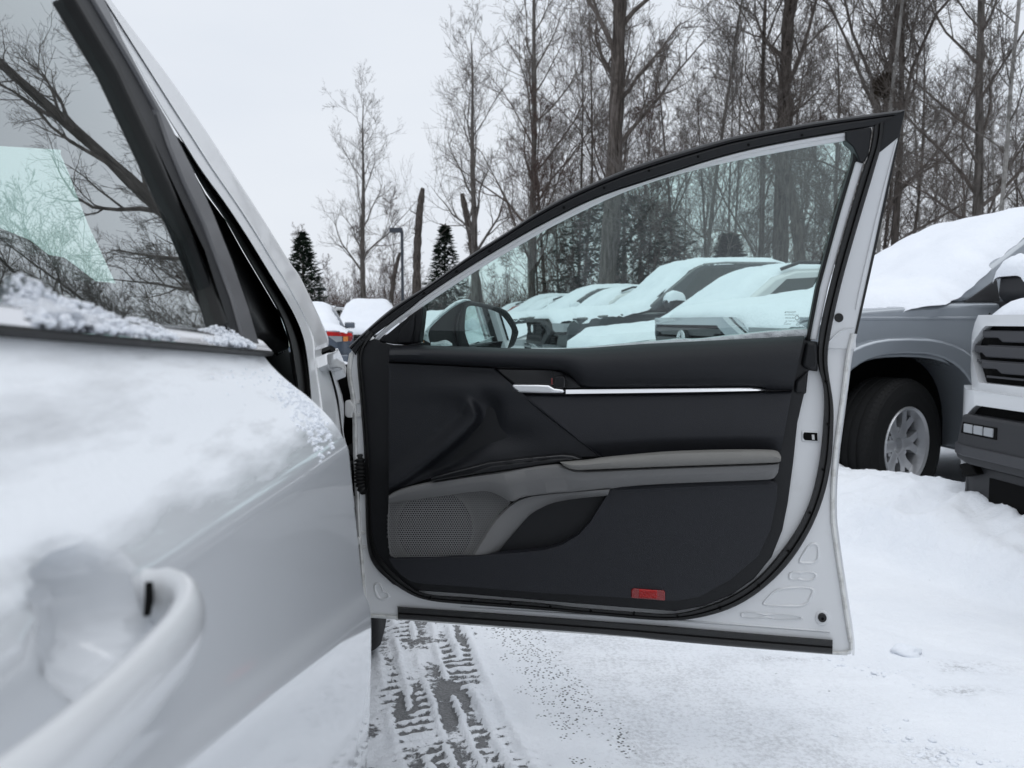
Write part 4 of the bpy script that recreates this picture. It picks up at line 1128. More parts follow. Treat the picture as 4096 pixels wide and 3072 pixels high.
# ================================================================== PARKED VEHICLES
def lv(name, V, F, mat, parent, bev=0., seg=2, smooth=False):
    o = mk(name, V, F, mat, parent, smooth=smooth, local=True)
    if bev: bevel(o, bev, seg)
    return o
def arch_pts(cx, rx, top, z0=.34, zc=.41, n=13, e=2.6):
    P = []
    for k in range(n):
        g = math.pi * k / (n - 1)
        c, s = math.cos(g), math.sin(g)
        P.append((cx + rx * math.copysign(abs(c) ** (2 / e), c), zc + (top - zc) * abs(s) ** (2 / e)))
    P[0] = (cx + rx, z0); P[-1] = (cx - rx, z0)
    return P
def nose_x(y, W, sweep=.22, y0=.62):
    k = max(0., (abs(y) - y0 * W / .95) / (W - y0 * W / .95))
    return -sweep * k ** 1.6
def body_prism(outline, W, sweep, tail=None):
    ys = [-W, -.97 * W, -.92 * W, -.86 * W, -.80 * W, -.74 * W, -.655 * W, .655 * W, .74 * W, .80 * W, .86 * W, .92 * W, .97 * W, W]
    n = len(outline); V = []; F = []
    xm = min(p[0] for p in outline)
    for y in ys:
        for x, z in outline:
            dx = nose_x(y, W, sweep) * smoothstep(-.75, -.05, x)
            if tail: dx -= nose_x(y, W, tail) * smoothstep(xm + .6, xm + .05, x)
            zz = z - .035 * (abs(y) / W) ** 6 * smoothstep(.85, 1.0, z)
            V.append(Vector((x + dx, y, zz)))
    for j in range(len(ys) - 1):
        for i in range(n):
            i2 = (i + 1) % n
            F.append((j * n + i, j * n + i2, (j + 1) * n + i2, (j + 1) * n + i))
    F.append(tuple(range(n))); F.append(tuple((len(ys) - 1) * n + i for i in range(n)))
    return V, F
WHEEL = {}
def rim_vf(rr, wd):
    V, F = lathe_vf([(rr * .20, -.045), (rr * .30, -.05), (rr * .32, -.02)], 24)
    def add(v, f):
        i0 = len(V); V.extend(v); F.extend([tuple(i + i0 for i in q) for q in f])
    add(*lathe_vf([(rr * .90, -.06), (rr * .93, -wd / 2 + .012), (rr * 1.0, -wd / 2 + .002), (rr * 1.02, -wd / 2 + .012), (rr * .95, wd / 2 - .05), (rr * .93, -.0), (rr * .90, -.06)], 40))
    for k in range(6):
        g0 = 2 * math.pi * k / 6
        for da, w0, w1 in ((-.20, .030, .024), (.20, .030, .024)):
            pts = []
            a0, a1 = g0 + da * .45, g0 + da * 1.25
            for (r_, aa, ww, s) in ((rr * .22, a0, w0, -1), (rr * .55, a0, w0 * .9, -1), (rr * .93, a1, w1, -1), (rr * .93, a1, w1, 1), (rr * .55, a0, w0 * .9, 1), (rr * .22, a0, w0, 1)):
                pts.append((r_ * math.cos(aa) - s * ww * math.sin(aa), r_ * math.sin(aa) + s * ww * math.cos(aa)))
            add(*prism([Vector((x, -.068, z)) for x, z in pts], [Vector((x, -.02, z)) for x, z in pts]))
        g1 = g0 + math.pi / 6
        pts = [(rr * .42 * math.cos(g1) + .013 * math.cos(q), rr * .42 * math.sin(g1) + .013 * math.sin(q)) for q in [2 * math.pi * j / 8 for j in range(8)]]
        add(*prism([Vector((x, -.064, z)) for x, z in pts], [Vector((x, -.02, z)) for x, z in pts]))
    add(*lathe_vf([(.001, -.032), (rr * .19, -.034), (rr * .2, -.066), (rr * .27, -.066), (rr * .36, -.055), (rr * .37, -.01)], 30))
    return V, F
def add_wheel(parent, x, y, z, Rt, wd, rr, side, steer=0.):
    key = (Rt, wd, rr)
    if key not in WHEEL:
        V, F = wheel_meshes(Rt, wd, rr)
        i0 = len(V)
        for k in range(72):                       # shoulder lugs
            for sgn in (-1, 1):
                g = 2 * math.pi * k / 72; dg = .026
                a0, a1 = sgn * (wd / 2 - .048), sgn * (wd / 2 - .012)
                pts = []
                for gg in (g - dg, g + dg):
                    for aa, r_ in ((a0, Rt + .003), (a1, Rt * .965)):
                        pts.append(Vector((r_ * math.cos(gg), aa, r_ * math.sin(gg))))
                for gg in (g - dg, g + dg):
                    for aa, r_ in ((a0, Rt - .02), (a1, Rt * .95 - .01)):
                        pts.append(Vector((r_ * math.cos(gg), aa, r_ * math.sin(gg))))
                b0 = len(V); V += pts
                F += [(b0, b0 + 1, b0 + 3, b0 + 2), (b0, b0 + 4, b0 + 5, b0 + 1), (b0 + 2, b0 + 3, b0 + 7, b0 + 6), (b0, b0 + 2, b0 + 6, b0 + 4), (b0 + 1, b0 + 5, b0 + 7, b0 + 3)]
        t = mk('wheel', V, F, 'tyre', None, smooth=False, local=True, fix=False)
        V, F = rim_vf(rr, wd)
        r = mk('rim', V, F, 'alloy', None, local=True)
        b = None
        V, F = lathe_vf([(.001, .0), (rr * .88, .0), (rr * .88, wd / 2)], 24)
        d = mk('brake_backing', V, F, 'black_void', None, local=True)
        WHEEL[key] = (t.data, r.data, d.data)
        for q in (t, r, d): bpy.data.objects.remove(q)
    a, b, c = WHEEL[key]
    o = bpy.data.objects.new('wheel', a); COL.objects.link(o); o.parent = parent
    o.location = (x, y, z)
    o.rotation_euler = (0, 0, (math.pi if side > 0 else 0) + steer)
    for nm, me in (('rim', b), ('brake_backing', c)):
        q = bpy.data.objects.new(nm, me); COL.objects.link(q); q.parent = o
    return o
def snow_blanket(parent, path, widths, th, seed=0, name='snow_cover', rag=.06, ny=30, nx=120, mat='snow', droop=0.):
    """path: [(x,z)] along the top of the car, widths: half width at each, th: thickness at each"""
    P = [Vector((p[0], p[1])) for p in path]
    L = [0.]
    for a, b in zip(P, P[1:]): L.append(L[-1] + (b - a).length)
    V = []
    for i in range(nx):
        t = L[-1] * i / (nx - 1)
        j = 0
        while j < len(L) - 2 and L[j + 1] < t: j += 1
        f = (t - L[j]) / max(1e-6, L[j + 1] - L[j])
        p = P[j].lerp(P[j + 1], f); w = widths[j] + (widths[j + 1] - widths[j]) * f; h = th[j] + (th[j + 1] - th[j]) * f
        d = (P[min(len(P) - 1, j + 1)] - P[j])
        if j + 2 < len(P) and f > .5: d = d.normalized().lerp((P[j + 2] - P[j + 1]).normalized(), (f - .5))
        elif j > 0 and f < .5: d = d.normalized().lerp((P[j] - P[j - 1]).normalized(), (.5 - f))
        d.normalize(); nrm = Vector((-d.y, d.x))
        if nrm.y < 0: nrm = -nrm
        end = min(1., i / 3.) * min(1., (nx - 1 - i) / 3.)
        for k in range(ny):
            v = -1 + 2 * k / (ny - 1)
            ww = w * (1 + rag * fbm(t * 2.2 + seed * 3, math.copysign(5, v) + seed) + rag * .5 * fbm(t * 9, v * 2 + seed * 7))
            prof = (1 - abs(v) ** 7)
            n1 = fbm(t * 1.3 + seed, v * 1.2, seed) * .30 + fbm(t * 6 + seed, v * 5, seed + 1.) * .10
            hh = h * (prof * (1 + n1)) * (end ** .5 if end < 1 else 1) - .02 * (1 - prof) - (.02 if end == 0 else 0)
            q = p + nrm * hh
            V.append(Vector((q.x, v * ww, q.y - (.02 + smoothstep(droop, droop - .25, t) * (.02 + .10 * max(0., fbm(t * 3.5 + seed, math.copysign(9, v)) + .25 + .3 * fbm(t * 17 + seed, v)))) * abs(v) ** 6)))
    F = grid_faces(ny, nx)
    o = mk(name, V, F, mat, parent, smooth=True, local=True)
    return o
def emblem(parent, x, y, z, s=1.):
    V = []; F = []
    for (rx, rz, dz) in ((.072, .049, 0), (.052, .0215, .018), (.024, .043, .004)):
        path = [Vector((x, y + s * rx * math.cos(g), z + s * (dz + rz * math.sin(g)))) for g in [2 * math.pi * k / 28 for k in range(29)]]
        tube_verts(path, .0062 * s, 6, V, F, False)
    return mk('emblem', V, F, 'emblem_silver', parent, smooth=True, local=True, fix=False)
FPDZ = 0.
def front_plate(parent, name, yz, d, dep, mat, W, sweep, bev=.004, mirror=False, both=True, holes=None):
    """flat plate cut into strips, then wrapped round the swept nose"""
    def mp(p, dd): return Vector((dd, p[0], p[1] + FPDZ * smoothstep(.70, .80, p[1])))
    for sgn in ((1, -1) if mirror else (1,)):
        pts = [(sgn * y, z) for y, z in yz]
        hf = hb_ = None
        if holes:
            hf = [[mp(p, d) for p in h] for h in holes]; hb_ = [[mp(p, d - dep) for p in h] for h in holes]
        V, F = prism([mp(p, d) for p in pts], [mp(p, d - dep) for p in pts], hf, hb_)
        bm = bmesh.new()
        bv = [bm.verts.new(v) for v in V]
        for f in F:
            try: bm.faces.new([bv[i] for i in f])
            except ValueError: pass
        ymax = max(abs(p[0]) for p in pts)
        if ymax > .6:
            for k in (.655, .74, .80, .86, .92, .97):
                for s_ in (1, -1):
                    bmesh.ops.bisect_plane(bm, geom=bm.verts[:] + bm.edges[:] + bm.faces[:], plane_co=(0, s_ * k * W, 0), plane_no=(0, 1, 0))
        for v in bm.verts: v.co.x += nose_x(v.co.y, W, sweep) + .018
        bmesh.ops.recalc_face_normals(bm, faces=bm.faces)
        me = bpy.data.meshes.new(name); bm.to_mesh(me); bm.free()
        o = link_mesh(name, me, mat, parent, True)
        if bev: bevel(o, bev, 2)
def side_plate(parent, name, xz, yfun, dep, mat, bev=.0, sides=(1, -1)):
    for s in sides:
        V, F = prism([Vector((x, s * yfun(x, z), z)) for x, z in xz], [Vector((x, s * (yfun(x, z) - dep), z)) for x, z in xz])
        lv(name, V, F, mat, parent, bev)

def pickup(label, loc, az, paint, group=None, steer=0., seed=0, front='bars', hgt=1.0, snow=True, detail=True, flare=None, mirrors=True):
    t = thing('pickup_truck', label, 'pickup truck', loc, math.atan2(math.cos(R(az)), math.sin(R(az))), group)
    W = .95; SW = .22
    zr = 1.84 * hgt
    front_arch = arch_pts(-.95, .50, .965, n=25); rear_arch = arch_pts(-4.2, .50, .965, n=25)
    out = [(0, .56), (.0, .80), (.0, 1.08), (-.04, 1.145), (-.14, 1.19), (-.5, 1.235), (-1.25, 1.285), (-2.2, 1.29), (-3.65, 1.295), (-5.3, 1.30), (-5.34, 1.24), (-5.34, .52)] + list(reversed(rear_arch)) + [(-3.2, .40), (-2.0, .40)] + list(reversed(front_arch)) + [(-.30, .45)]
    V, F = body_prism(out, W, SW); lv('body', V, F, paint, t, .022, 3)
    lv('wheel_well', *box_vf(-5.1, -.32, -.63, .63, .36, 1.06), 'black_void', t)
    # cab
    zb = 1.265
    def yc(x, z): return .875 - (.875 - .66) * max(0., (z - zb) / (zr - zb)) ** 1.15
    cab = [(-1.22, zb), (-1.32, zb + .05), (-2.02, zr - .09), (-2.18, zr - .025), (-2.5, zr), (-3.2, zr), (-3.45, zr - .03), (-3.58, zr - .12), (-3.70, zb)]
    V, F = prism([Vector((x, yc(x, z), z)) for x, z in cab], [Vector((x, -yc(x, z), z)) for x, z in cab])
    lv('cab', V, F, paint, t, .035, 3)
    yo = lambda x, z: yc(x, z) + .006
    side_plate(t, 'side_window', [(-1.62, zb + .045), (-1.72, zb + .13), (-2.10, zr - .13), (-2.22, zr - .09), (-2.62, zr - .085), (-2.62, zb + .045)], yo, .02, 'car_glass_dark', .0)
    side_plate(t, 'side_window', [(-2.70, zb + .045), (-2.70, zr - .085), (-3.22, zr - .085), (-3.38, zr - .13), (-3.46, zb + .06)], yo, .02, 'car_glass_dark', .0)
    side_plate(t, 'window_trim', [(-1.38, zb + .0), (-1.62, zb + .14), (-1.615, zb + .0)], lambda x, z: yc(x, z) + .01, .03, 'plastic_grey', .004)
    nx_, nz_ = .70, .71
    ws_ = [Vector((x + .012, y, z + .012)) for x, z, y in ((-1.36, zb + .075, .80), (-1.36, zb + .075, -.80), (-1.98, zr - .11, -.62), (-1.98, zr - .11, .62))]
    V, F = prism(ws_, [v - Vector((.02, 0, .02)) for v in ws_]); lv('windscreen', V, F, 'car_glass_dark', t)
    # flares
    for cx_ in (-.95, -4.2):
        for s in (1, -1):
            inn = arch_pts(cx_, .495, .962, .36, n=25); outc = arch_pts(cx_, .60, 1.05, .36, n=25)
            A = [Vector((x, s * (W + .045), z)) for x, z in inn]; B = [Vector((x, s * (W + .055), z)) for x, z in outc]
            C2 = [Vector((x, s * (W - .03), z)) for x, z in arch_pts(cx_, .615, 1.065, .36, n=25)]
            A0 = [Vector((x, s * (W - .12), z)) for x, z in inn]
            m = len(inn); V = A0 + A + B + C2; F = []
            for r_ in range(3):
                for k in range(m - 1): F.append((r_ * m + k, r_ * m + k + 1, (r_ + 1) * m + k + 1, (r_ + 1) * m + k))
            o = lv('fender_flare', V, F, flare or paint, t, 0, 1, True)
            bevel(o, .012, 2, 30)
    for x in (-.95, -4.2):
        for s in (1, -1):
            add_wheel(t, x, s * .825, .405, .405, .265, .235, s, steer if x > -2 else 0.)
    # body side crease and door seams
    side_plate(t, 'side_crease', [(-.30, 1.175), (-5.2, 1.185), (-5.2, 1.165), (-.30, 1.155)], lambda x, z: W + .004, .02, paint, .004)
    for xs in (-1.50, -2.66, -3.64):
        side_plate(t, 'door_seam', [(xs, .46), (xs + .008, .46), (xs + .008, 1.20), (xs, 1.20)], lambda x, z: W + .0015, .01, 'black_void')
    if mirrors:
        for s in (1, -1):
            pts = [(-1.62, 1.20), (-1.52, 1.30), (-1.53, 1.42), (-1.66, 1.44), (-1.72, 1.36), (-1.70, 1.22)]
            V, F = prism([Vector((x, s * 1.20, z)) for x, z in pts], [Vector((x, s * .97, z)) for x, z in pts]); mo = lv('door_mirror', V, F, 'plastic_grey', t, .025, 3)
            V, F = box_vf(-1.64, -1.56, min(s * .88, s * 1.0), max(s * .88, s * 1.0), 1.22, 1.27); lv('mirror_arm', V, F, 'plastic_grey', t, .01)
            if snow: snow_blanket(t, [(-1.49, 1.43), (-1.60, 1.452), (-1.74, 1.44)], [.125, .13, .125], [.045, .085, .05], seed + 5 + s, 'mirror_snow', .02, 12, 16, droop=-1.).location = (0, s * 1.085, 0)
    global FPDZ
    FPDZ = .04
    if detail:
        gh = [(.60, 1.085), (.725, 1.0), (.745, .965), (.63, .825), (-.63, .825), (-.745, .965), (-.725, 1.0), (-.60, 1.085)]
        gs = [(.66, 1.135), (.785, 1.03), (.825, .965), (.70, .79), (-.70, .79), (-.825, .965), (-.785, 1.03), (-.66, 1.135)]
        front_plate(t, 'grille_surround', gs, .045, .09, paint if front == 'bars' else 'plastic_grey', W, SW, .012, holes=[gh])
        front_plate(t, 'grille_back', gs, .004, .02, 'black_void', W, SW, 0)
        if front == 'bars':
            for k, z in enumerate((1.035, .965, .895)):
                w = .735 - .10 * abs(z - .965) / .07
                front_plate(t, 'grille_bar', [(w, z + .030), (w, z - .004), (w - .10, z - .004), (w - .13, z - .022), (-w + .13, z - .022), (-w + .10, z - .004), (-w, z - .004), (-w, z + .030)], .034, .03, 'grille_slat', W, SW, .006)
                front_plate(t, 'grille_bar', [(w - .03, z - .036), (w - .03, z - .046), (-w + .03, z - .046), (-w + .03, z - .036)], .026, .02, 'grille_slat', W, SW, .002)
        else:
            for r_ in range(4):
                for c_ in range(9):
                    y = -.56 + c_ * .14 + (r_ % 2) * .07; z = .86 + r_ * .058
                    if abs(y) > .62: continue
                    hexo = [(y + .072 * math.cos(g), z + .030 * math.sin(g)) for g in [k * math.pi / 3 for k in range(6)]]
                    hexi = [(y + .052 * math.cos(g), z + .020 * math.sin(g)) for g in [k * math.pi / 3 for k in range(6)]]
                    front_plate(t, 'grille_cell', hexo, .03, .02, 'plastic_grey', W, SW, 0, holes=[hexi])
        disc_ = [(.085 * math.cos(g), .985 + .068 * math.sin(g)) for g in [2 * math.pi * k / 20 for k in range(20)]]
        front_plate(t, 'emblem_plate', disc_, .044, .03, 'plastic_grey', W, SW, .006)
        emblem(t, .078, 0, 1.035)
        front_plate(t, 'headlight', [(.80, 1.075), (.945, 1.07), (.945, .955), (.845, .955), (.815, .985)], .016, .10, 'clear_lens', W, SW, .012, mirror=True)
        front_plate(t, 'headlight_base', [(.825, .962), (.948, .962), (.945, .925), (.85, .925)], .018, .10, 'gloss_black', W, SW, .006, mirror=True)
        front_plate(t, 'side_vent', [(.80, .91), (.855, .91), (.825, .765), (.76, .765)], .012, .04, 'black_void', W, SW, .004, mirror=True)
        for k in range(4):
            z = .79 + k * .03
            front_plate(t, 'vent_slat', [(.775 + k * .006, z), (.84, z), (.84, z + .010), (.775 + k * .006, z + .010)], .017, .02, 'plastic_grey', W, SW, 0, mirror=True)
        front_plate(t, 'bumper', [(.955, .785), (.80, .80), (.70, .79), (-.70, .79), (-.80, .80), (-.955, .785), (-.965, .58), (-.90, .50), (-.80, .445), (-.62, .47), (-.70, .70), (-.60, .745), (.60, .745), (.70, .70), (.62, .47), (.80, .445), (.90, .50), (.965, .58)], .075, .20, paint, W, SW, .018)
        front_plate(t, 'lower_intake', [(.70, .75), (-.70, .75), (-.72, .66), (.72, .66)], .04, .05, 'black_void', W, SW, 0)
        front_plate(t, 'lower_fascia', [(.66, .715), (.50, .715), (-.50, .715), (-.66, .715), (-.74, .56), (-.74, .505), (-.60, .49), (.60, .49), (.74, .505), (.74, .56)], .105, .14, 'plastic_grey', W, SW, .012)
        front_plate(t, 'fascia_step', [(.735, .575), (-.735, .575), (-.73, .525), (.73, .525)], .115, .05, 'grille_slat', W, SW, .006)
        front_plate(t, 'fog_light_bezel', [(.645, .682), (.42, .682), (.42, .628), (.665, .628)], .108, .03, 'black_void', W, SW, .002, mirror=True)
        for k in range(3):
            y = .44 + k * .066
            front_plate(t, 'fog_light', [(y, .676), (y + .060, .676), (y + .060, .636), (y, .636)], .112, .02, 'clear_lens', W, SW, .004, mirror=True)
        front_plate(t, 'valance', [(.74, .50), (-.74, .50), (-.76, .30), (-.70, .275), (.70, .275), (.76, .30)], .05, .25, 'plastic_grey', W, SW, .025)
        front_plate(t, 'valance_opening', [(.52, .44), (-.52, .44), (-.52, .32), (.52, .32)], .054, .02, 'black_void', W, SW, 0)
        front_plate(t, 'tow_hook', [(.60, .50), (.72, .47), (.66, .42), (.56, .45)], .09, .06, 'black_void', W, SW, .006, mirror=True)
    FPDZ = 0.
    if snow:
        snow_blanket(t, [(-.02, 1.135), (-.07, 1.165), (-.16, 1.195), (-.5, 1.24), (-1.15, 1.285), (-1.32, 1.325), (-1.6, 1.51), (-1.95, zr - .085), (-2.15, zr - .02), (-2.5, zr), (-3.2, zr), (-3.48, zr - .03)],
                     [.64, .82, .925, .965, .965, .90, .80, .69, .675, .67, .66, .62], [.015, .05, .07, .085, .10, .125, .11, .085, .085, .085, .08, .03], seed, droop=1.1)
        snow_blanket(t, [(-3.75, 1.27), (-4.4, 1.30), (-5.3, 1.28)], [.92, .93, .92], [.03, .10, .05], seed + 9)
    return t

def wagon(label, loc, az, paint, kind='suv', group=None, seed=0, rear=False, snow=True, name=None, cat=None, th=.09):
    """SUV or sedan"""
    suv = kind == 'suv'
    t = thing(name or ('parked_suv' if suv else 'parked_car'), label, cat or ('suv' if suv else 'car'), loc, math.atan2(math.cos(R(az)), math.sin(R(az))), group)
    W = .925 if suv else .89; L = 4.65 if suv else 4.6; zr = 1.68 if suv else 1.43
    hb0, hb1 = (.86, 1.06) if suv else (.70, .94); dk = 1.05 if suv else 1.0
    far_, rar = arch_pts(-.92, .38, .74, .26, .33), arch_pts(-L + .98, .38, .74, .26, .33)
    if suv:
        out = [(0, .42), (.0, .75), (-.05, hb0), (-.25, .97), (-1.2, hb1), (-3.8, 1.10), (-L + .1, 1.08), (-L, .95), (-L, .45)]
    else:
        out = [(0, .38), (.0, .62), (-.06, hb0), (-.3, .80), (-1.15, hb1), (-3.6, .98), (-L + .12, dk), (-L + .02, .97), (-L, .78), (-L + .03, .42)]
    out += list(reversed(rar)) + [(-2.6, .24), (-1.7, .24)] + list(reversed(far_)) + [(-.35, .28)]
    V, F = body_prism(out, W, .30, .22); lv('body', V, F, paint, t, .04, 3)
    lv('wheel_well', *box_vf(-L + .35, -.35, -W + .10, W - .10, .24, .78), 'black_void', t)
    zb = hb1 - .02
    def yc(x, z): return (W - .07) - .24 * max(0., (z - zb) / (zr - zb)) ** 1.1
    if suv: cab = [(-1.10, zb), (-1.85, zr - .10), (-2.1, zr - .02), (-2.6, zr), (-3.9, zr - .02), (-4.2, zr - .07), (-4.55, 1.12), (-4.56, zb)]
    else: cab = [(-1.05, zb), (-1.85, zr - .08), (-2.1, zr - .01), (-2.5, zr), (-3.0, zr - .02), (-3.35, zr - .10), (-4.15, zb + .06), (-4.2, zb)]
    V, F = prism([Vector((x, yc(x, z), z)) for x, z in cab], [Vector((x, -yc(x, z), z)) for x, z in cab]); lv('cabin', V, F, paint, t, .04, 3)
    yo = lambda x, z: yc(x, z) + .006
    xr = -3.9 if suv else -3.35
    side_plate(t, 'side_window', [(-1.38, zb + .06), (-1.98, zr - .12), (-2.45, zr - .09), (-2.45, zb + .06)], yo, .02, 'car_glass_dark')
    side_plate(t, 'side_window', [(-2.53, zb + .06), (-2.53, zr - .09), (xr + .25, zr - .12), (xr - .15, zb + .10), (xr - .1, zb + .06)], yo, .02, 'car_glass_dark')
    a, c = (Vector((-1.16, 0, zb + .05)), Vector((-1.80, 0, zr - .12)))
    ws_ = [Vector((a.x + .01, .70, a.z)), Vector((a.x + .01, -.70, a.z)), Vector((c.x + .01, -.56, c.z)), Vector((c.x + .01, .56, c.z))]
    V, F = prism(ws_, [v - Vector((.03, 0, .01)) for v in ws_]); lv('windscreen', V, F, 'car_glass_dark', t)
    for x in (-.92, -L + .98):
        for s in (1, -1): add_wheel(t, x, s * (W - .11), .33, .33, .22, .20, s)
    for s in (1, -1):
        pts = [(-1.48, zb + .06), (-1.42, zb + .12), (-1.45, zb + .20), (-1.58, zb + .19), (-1.60, zb + .08)]
        V, F = prism([Vector((x, s * (W + .14), z)) for x, z in pts], [Vector((x, s * (W - .06), z)) for x, z in pts]); lv('door_mirror', V, F, paint, t, .02)
    if suv:
        for s in (1, -1):
            tube('roof_rail', [(-1.95, s * .60, zr - .02), (-2.15, s * .60, zr + .05), (-3.8, s * .60, zr + .05), (-4.0, s * .60, zr - .0)], .018, 'plastic_grey', t, 8, True)
    # front
    zf = .78 if suv else .62
    front_plate(t, 'grille', [(.55, zf), (-.55, zf), (-.48, zf - .24), (.48, zf - .24)], .02, .05, 'black_void', W, .30, .01)
    for k in range(4): front_plate(t, 'grille_bar', [(.52 - k * .01, zf - .03 - k * .055), (-.52 + k * .01, zf - .03 - k * .055), (-.52 + k * .01, zf - .045 - k * .055), (.52 - k * .01, zf - .045 - k * .055)], .026, .02, 'plastic_grey', W, .30, 0)
    emblem(t, .06, 0, zf - .04, .9)
    front_plate(t, 'headlight', [(.60, zf + .02), (.86, zf + .05), (.86, zf - .06), (.62, zf - .05)], .012, .08, 'clear_lens', W, .30, .01, mirror=True)
    if rear:
        def rp(name, yz, mat, d=.02):
            for s in (1, -1):
                def mp(y, z, dd): return Vector((-L - nose_x(y, W, .22) * 1.0 - dd + .004, s * y, z))
                Q = []
                for p, q in zip(yz, yz[1:] + yz[:1]):
                    n = max(1, int(abs(q[0] - p[0]) / .08)); Q += [(p[0] + (q[0] - p[0]) * k / n, p[1] + (q[1] - p[1]) * k / n) for k in range(n)]
                V, F = prism([mp(y, z, d) for y, z in Q], [mp(y, z, d - .06) for y, z in Q]); lv(name, V, F, mat, t, .006)
        rp('tail_light', [(.45, .97), (.86, .94), (.885, .88), (.44, .895)], 'red_lens_bright')
        rp('reverse_light', [(.46, .893), (.70, .885), (.70, .80), (.60, .79)], 'clear_lens')
        rp('turn_light', [(.715, .882), (.80, .88), (.80, .80), (.715, .80)], 'amber_lens', .024)
        rp('tail_light', [(.81, .88), (.885, .875), (.86, .80), (.81, .80)], 'red_lens')
        rp('bumper_reflector', [(.62, .48), (.80, .48), (.80, .45), (.62, .45)], 'red_lens_bright', .03)
        V, F = box_vf(-L - .035, -L + .01, -.26, .26, .72, .83); lv('number_plate', V, F, 'tan_paint', t, .004)
        V, F = box_vf(-L - .05, -L + .1, -.80, .80, .36, .58); lv('rear_bumper', V, F, paint, t, .03)
    if snow:
        if suv:
            pth = [(.0, .80), (-.08, .89), (-.3, .985), (-1.1, 1.07), (-1.25, 1.13), (-1.8, zr - .12), (-2.05, zr - .02), (-2.6, zr), (-3.9, zr - .02), (-4.2, zr - .06), (-4.4, 1.4)]
            wd = [.50, .72, .86, .89, .82, .66, .60, .60, .60, .58, .60]
            th_ = [.02, .07, .11, .12, .14, .11, .09, .09, .09, .07, .02]
        else:
            pth = [(.0, .66), (-.1, .73), (-.35, .815), (-1.05, .95), (-1.2, 1.02), (-1.8, zr - .09), (-2.05, zr - .01), (-2.5, zr), (-3.0, zr - .02), (-3.35, zr - .10), (-4.1, dk + .04), (-4.35, dk + .01), (-4.55, dk - .01)]
            wd = [.55, .72, .83, .85, .78, .62, .59, .58, .58, .60, .72, .80, .76]
            th_ = [.02, .06, .08, .09, .11, .09, .08, .08, .08, .09, .10, .08, .03]
        snow_blanket(t, pth, wd, [k * th / .09 for k in th_], seed)
    return t

RA = 262
ROWX = Vector((-.139, .990))
GREY_N = Vector((1.234, 5.70)); 
g_truck = pickup('silver grey pickup truck with a bare wheel arch beside the snow bank', (GREY_N.x, GREY_N.y, -.055), RA, 'silver_paint', None, R(27), 1)
w_truck = pickup('white pickup truck with black barred grille and fog lamps', (2.30, 3.20, -.05), RA, 'white_paint', None, 0, 2)
# sprinkle on tyre of the silver truck
suv1 = wagon('white suv buried to the bonnet in snow beside the silver truck', (.66, 8.6, -.05), RA - 2, 'white_paint', 'suv', None, 3, th=.075)
d_truck = pickup('dark grey pickup truck with honeycomb grille and tan arch trim', (.36, 11.7, -.05), RA, 'dark_paint', None, 0, 4, 'hex', 1.06, flare='tan_paint')
far_group = 'snow-covered vehicles farther down the truck row'
fars = [('suv', 'white_paint', -.10, 14.9), ('pickup', 'dark_paint', -.45, 17.9), ('suv', 'silver_paint', -1.0, 20.9), ('pickup', 'white_paint', -1.25, 24.0), ('suv', 'red_paint', -1.9, 27.0)]
fl = ['small white suv next beyond the dark grey truck, snow on its roof', 'dark pickup truck two places beyond the dark grey truck', 'silver suv far down the snowed-in truck row', 'white pickup truck far down the snowed-in truck row', 'red suv at the far end of the snowed-in truck row']
for k, (kd, pt, x, y) in enumerate(fars):
    if kd == 'suv': wagon(fl[k], (x, y, -.05), RA + (k % 2), pt, 'suv', far_group, 20 + k)
    else: pickup(fl[k], (x, y, -.05), RA, pt, far_group, 0, 20 + k, 'hex', 1.0, True, False)
# vehicles glimpsed between the pillar and the open door
wagon('blue grey sedan seen from behind with red tail lights', (-4.55, 18.2, -.05), -13, 'blue_grey_paint', 'sedan', None, 31, rear=True)
wagon('white car with dark grille facing the lot beyond the blue grey sedan', (-3.75, 21.5, -.05), 172, 'white_paint', 'suv', None, 32)
wagon('red car with snowy roof behind the white pickup', (-3.2, 27.5, -.05), 196, 'red_paint', 'sedan', None, 33)
wagon('dark green car with snowy roof at the back of the lot', (-2.55, 25.0, -.05), 200, 'dark_paint', 'sedan', None, 34)
wagon('blue car with snowy roof in the far left row', (-6.3, 33.0, -.05), 190, 'blue_grey_paint', 'sedan', None, 35)
wagon('white suv in the far left row under the wood', (-8.2, 33.0, -.05), 185, 'white_paint', 'suv', None, 36)
# the next truck in the row, seen only in the door mirror
pickup('white pickup truck deep in snow, reflected in the door mirror', (4.6, -.2, -.05), RA, 'white_paint', None, 0, 40, 'bars', 1.0, True, False)
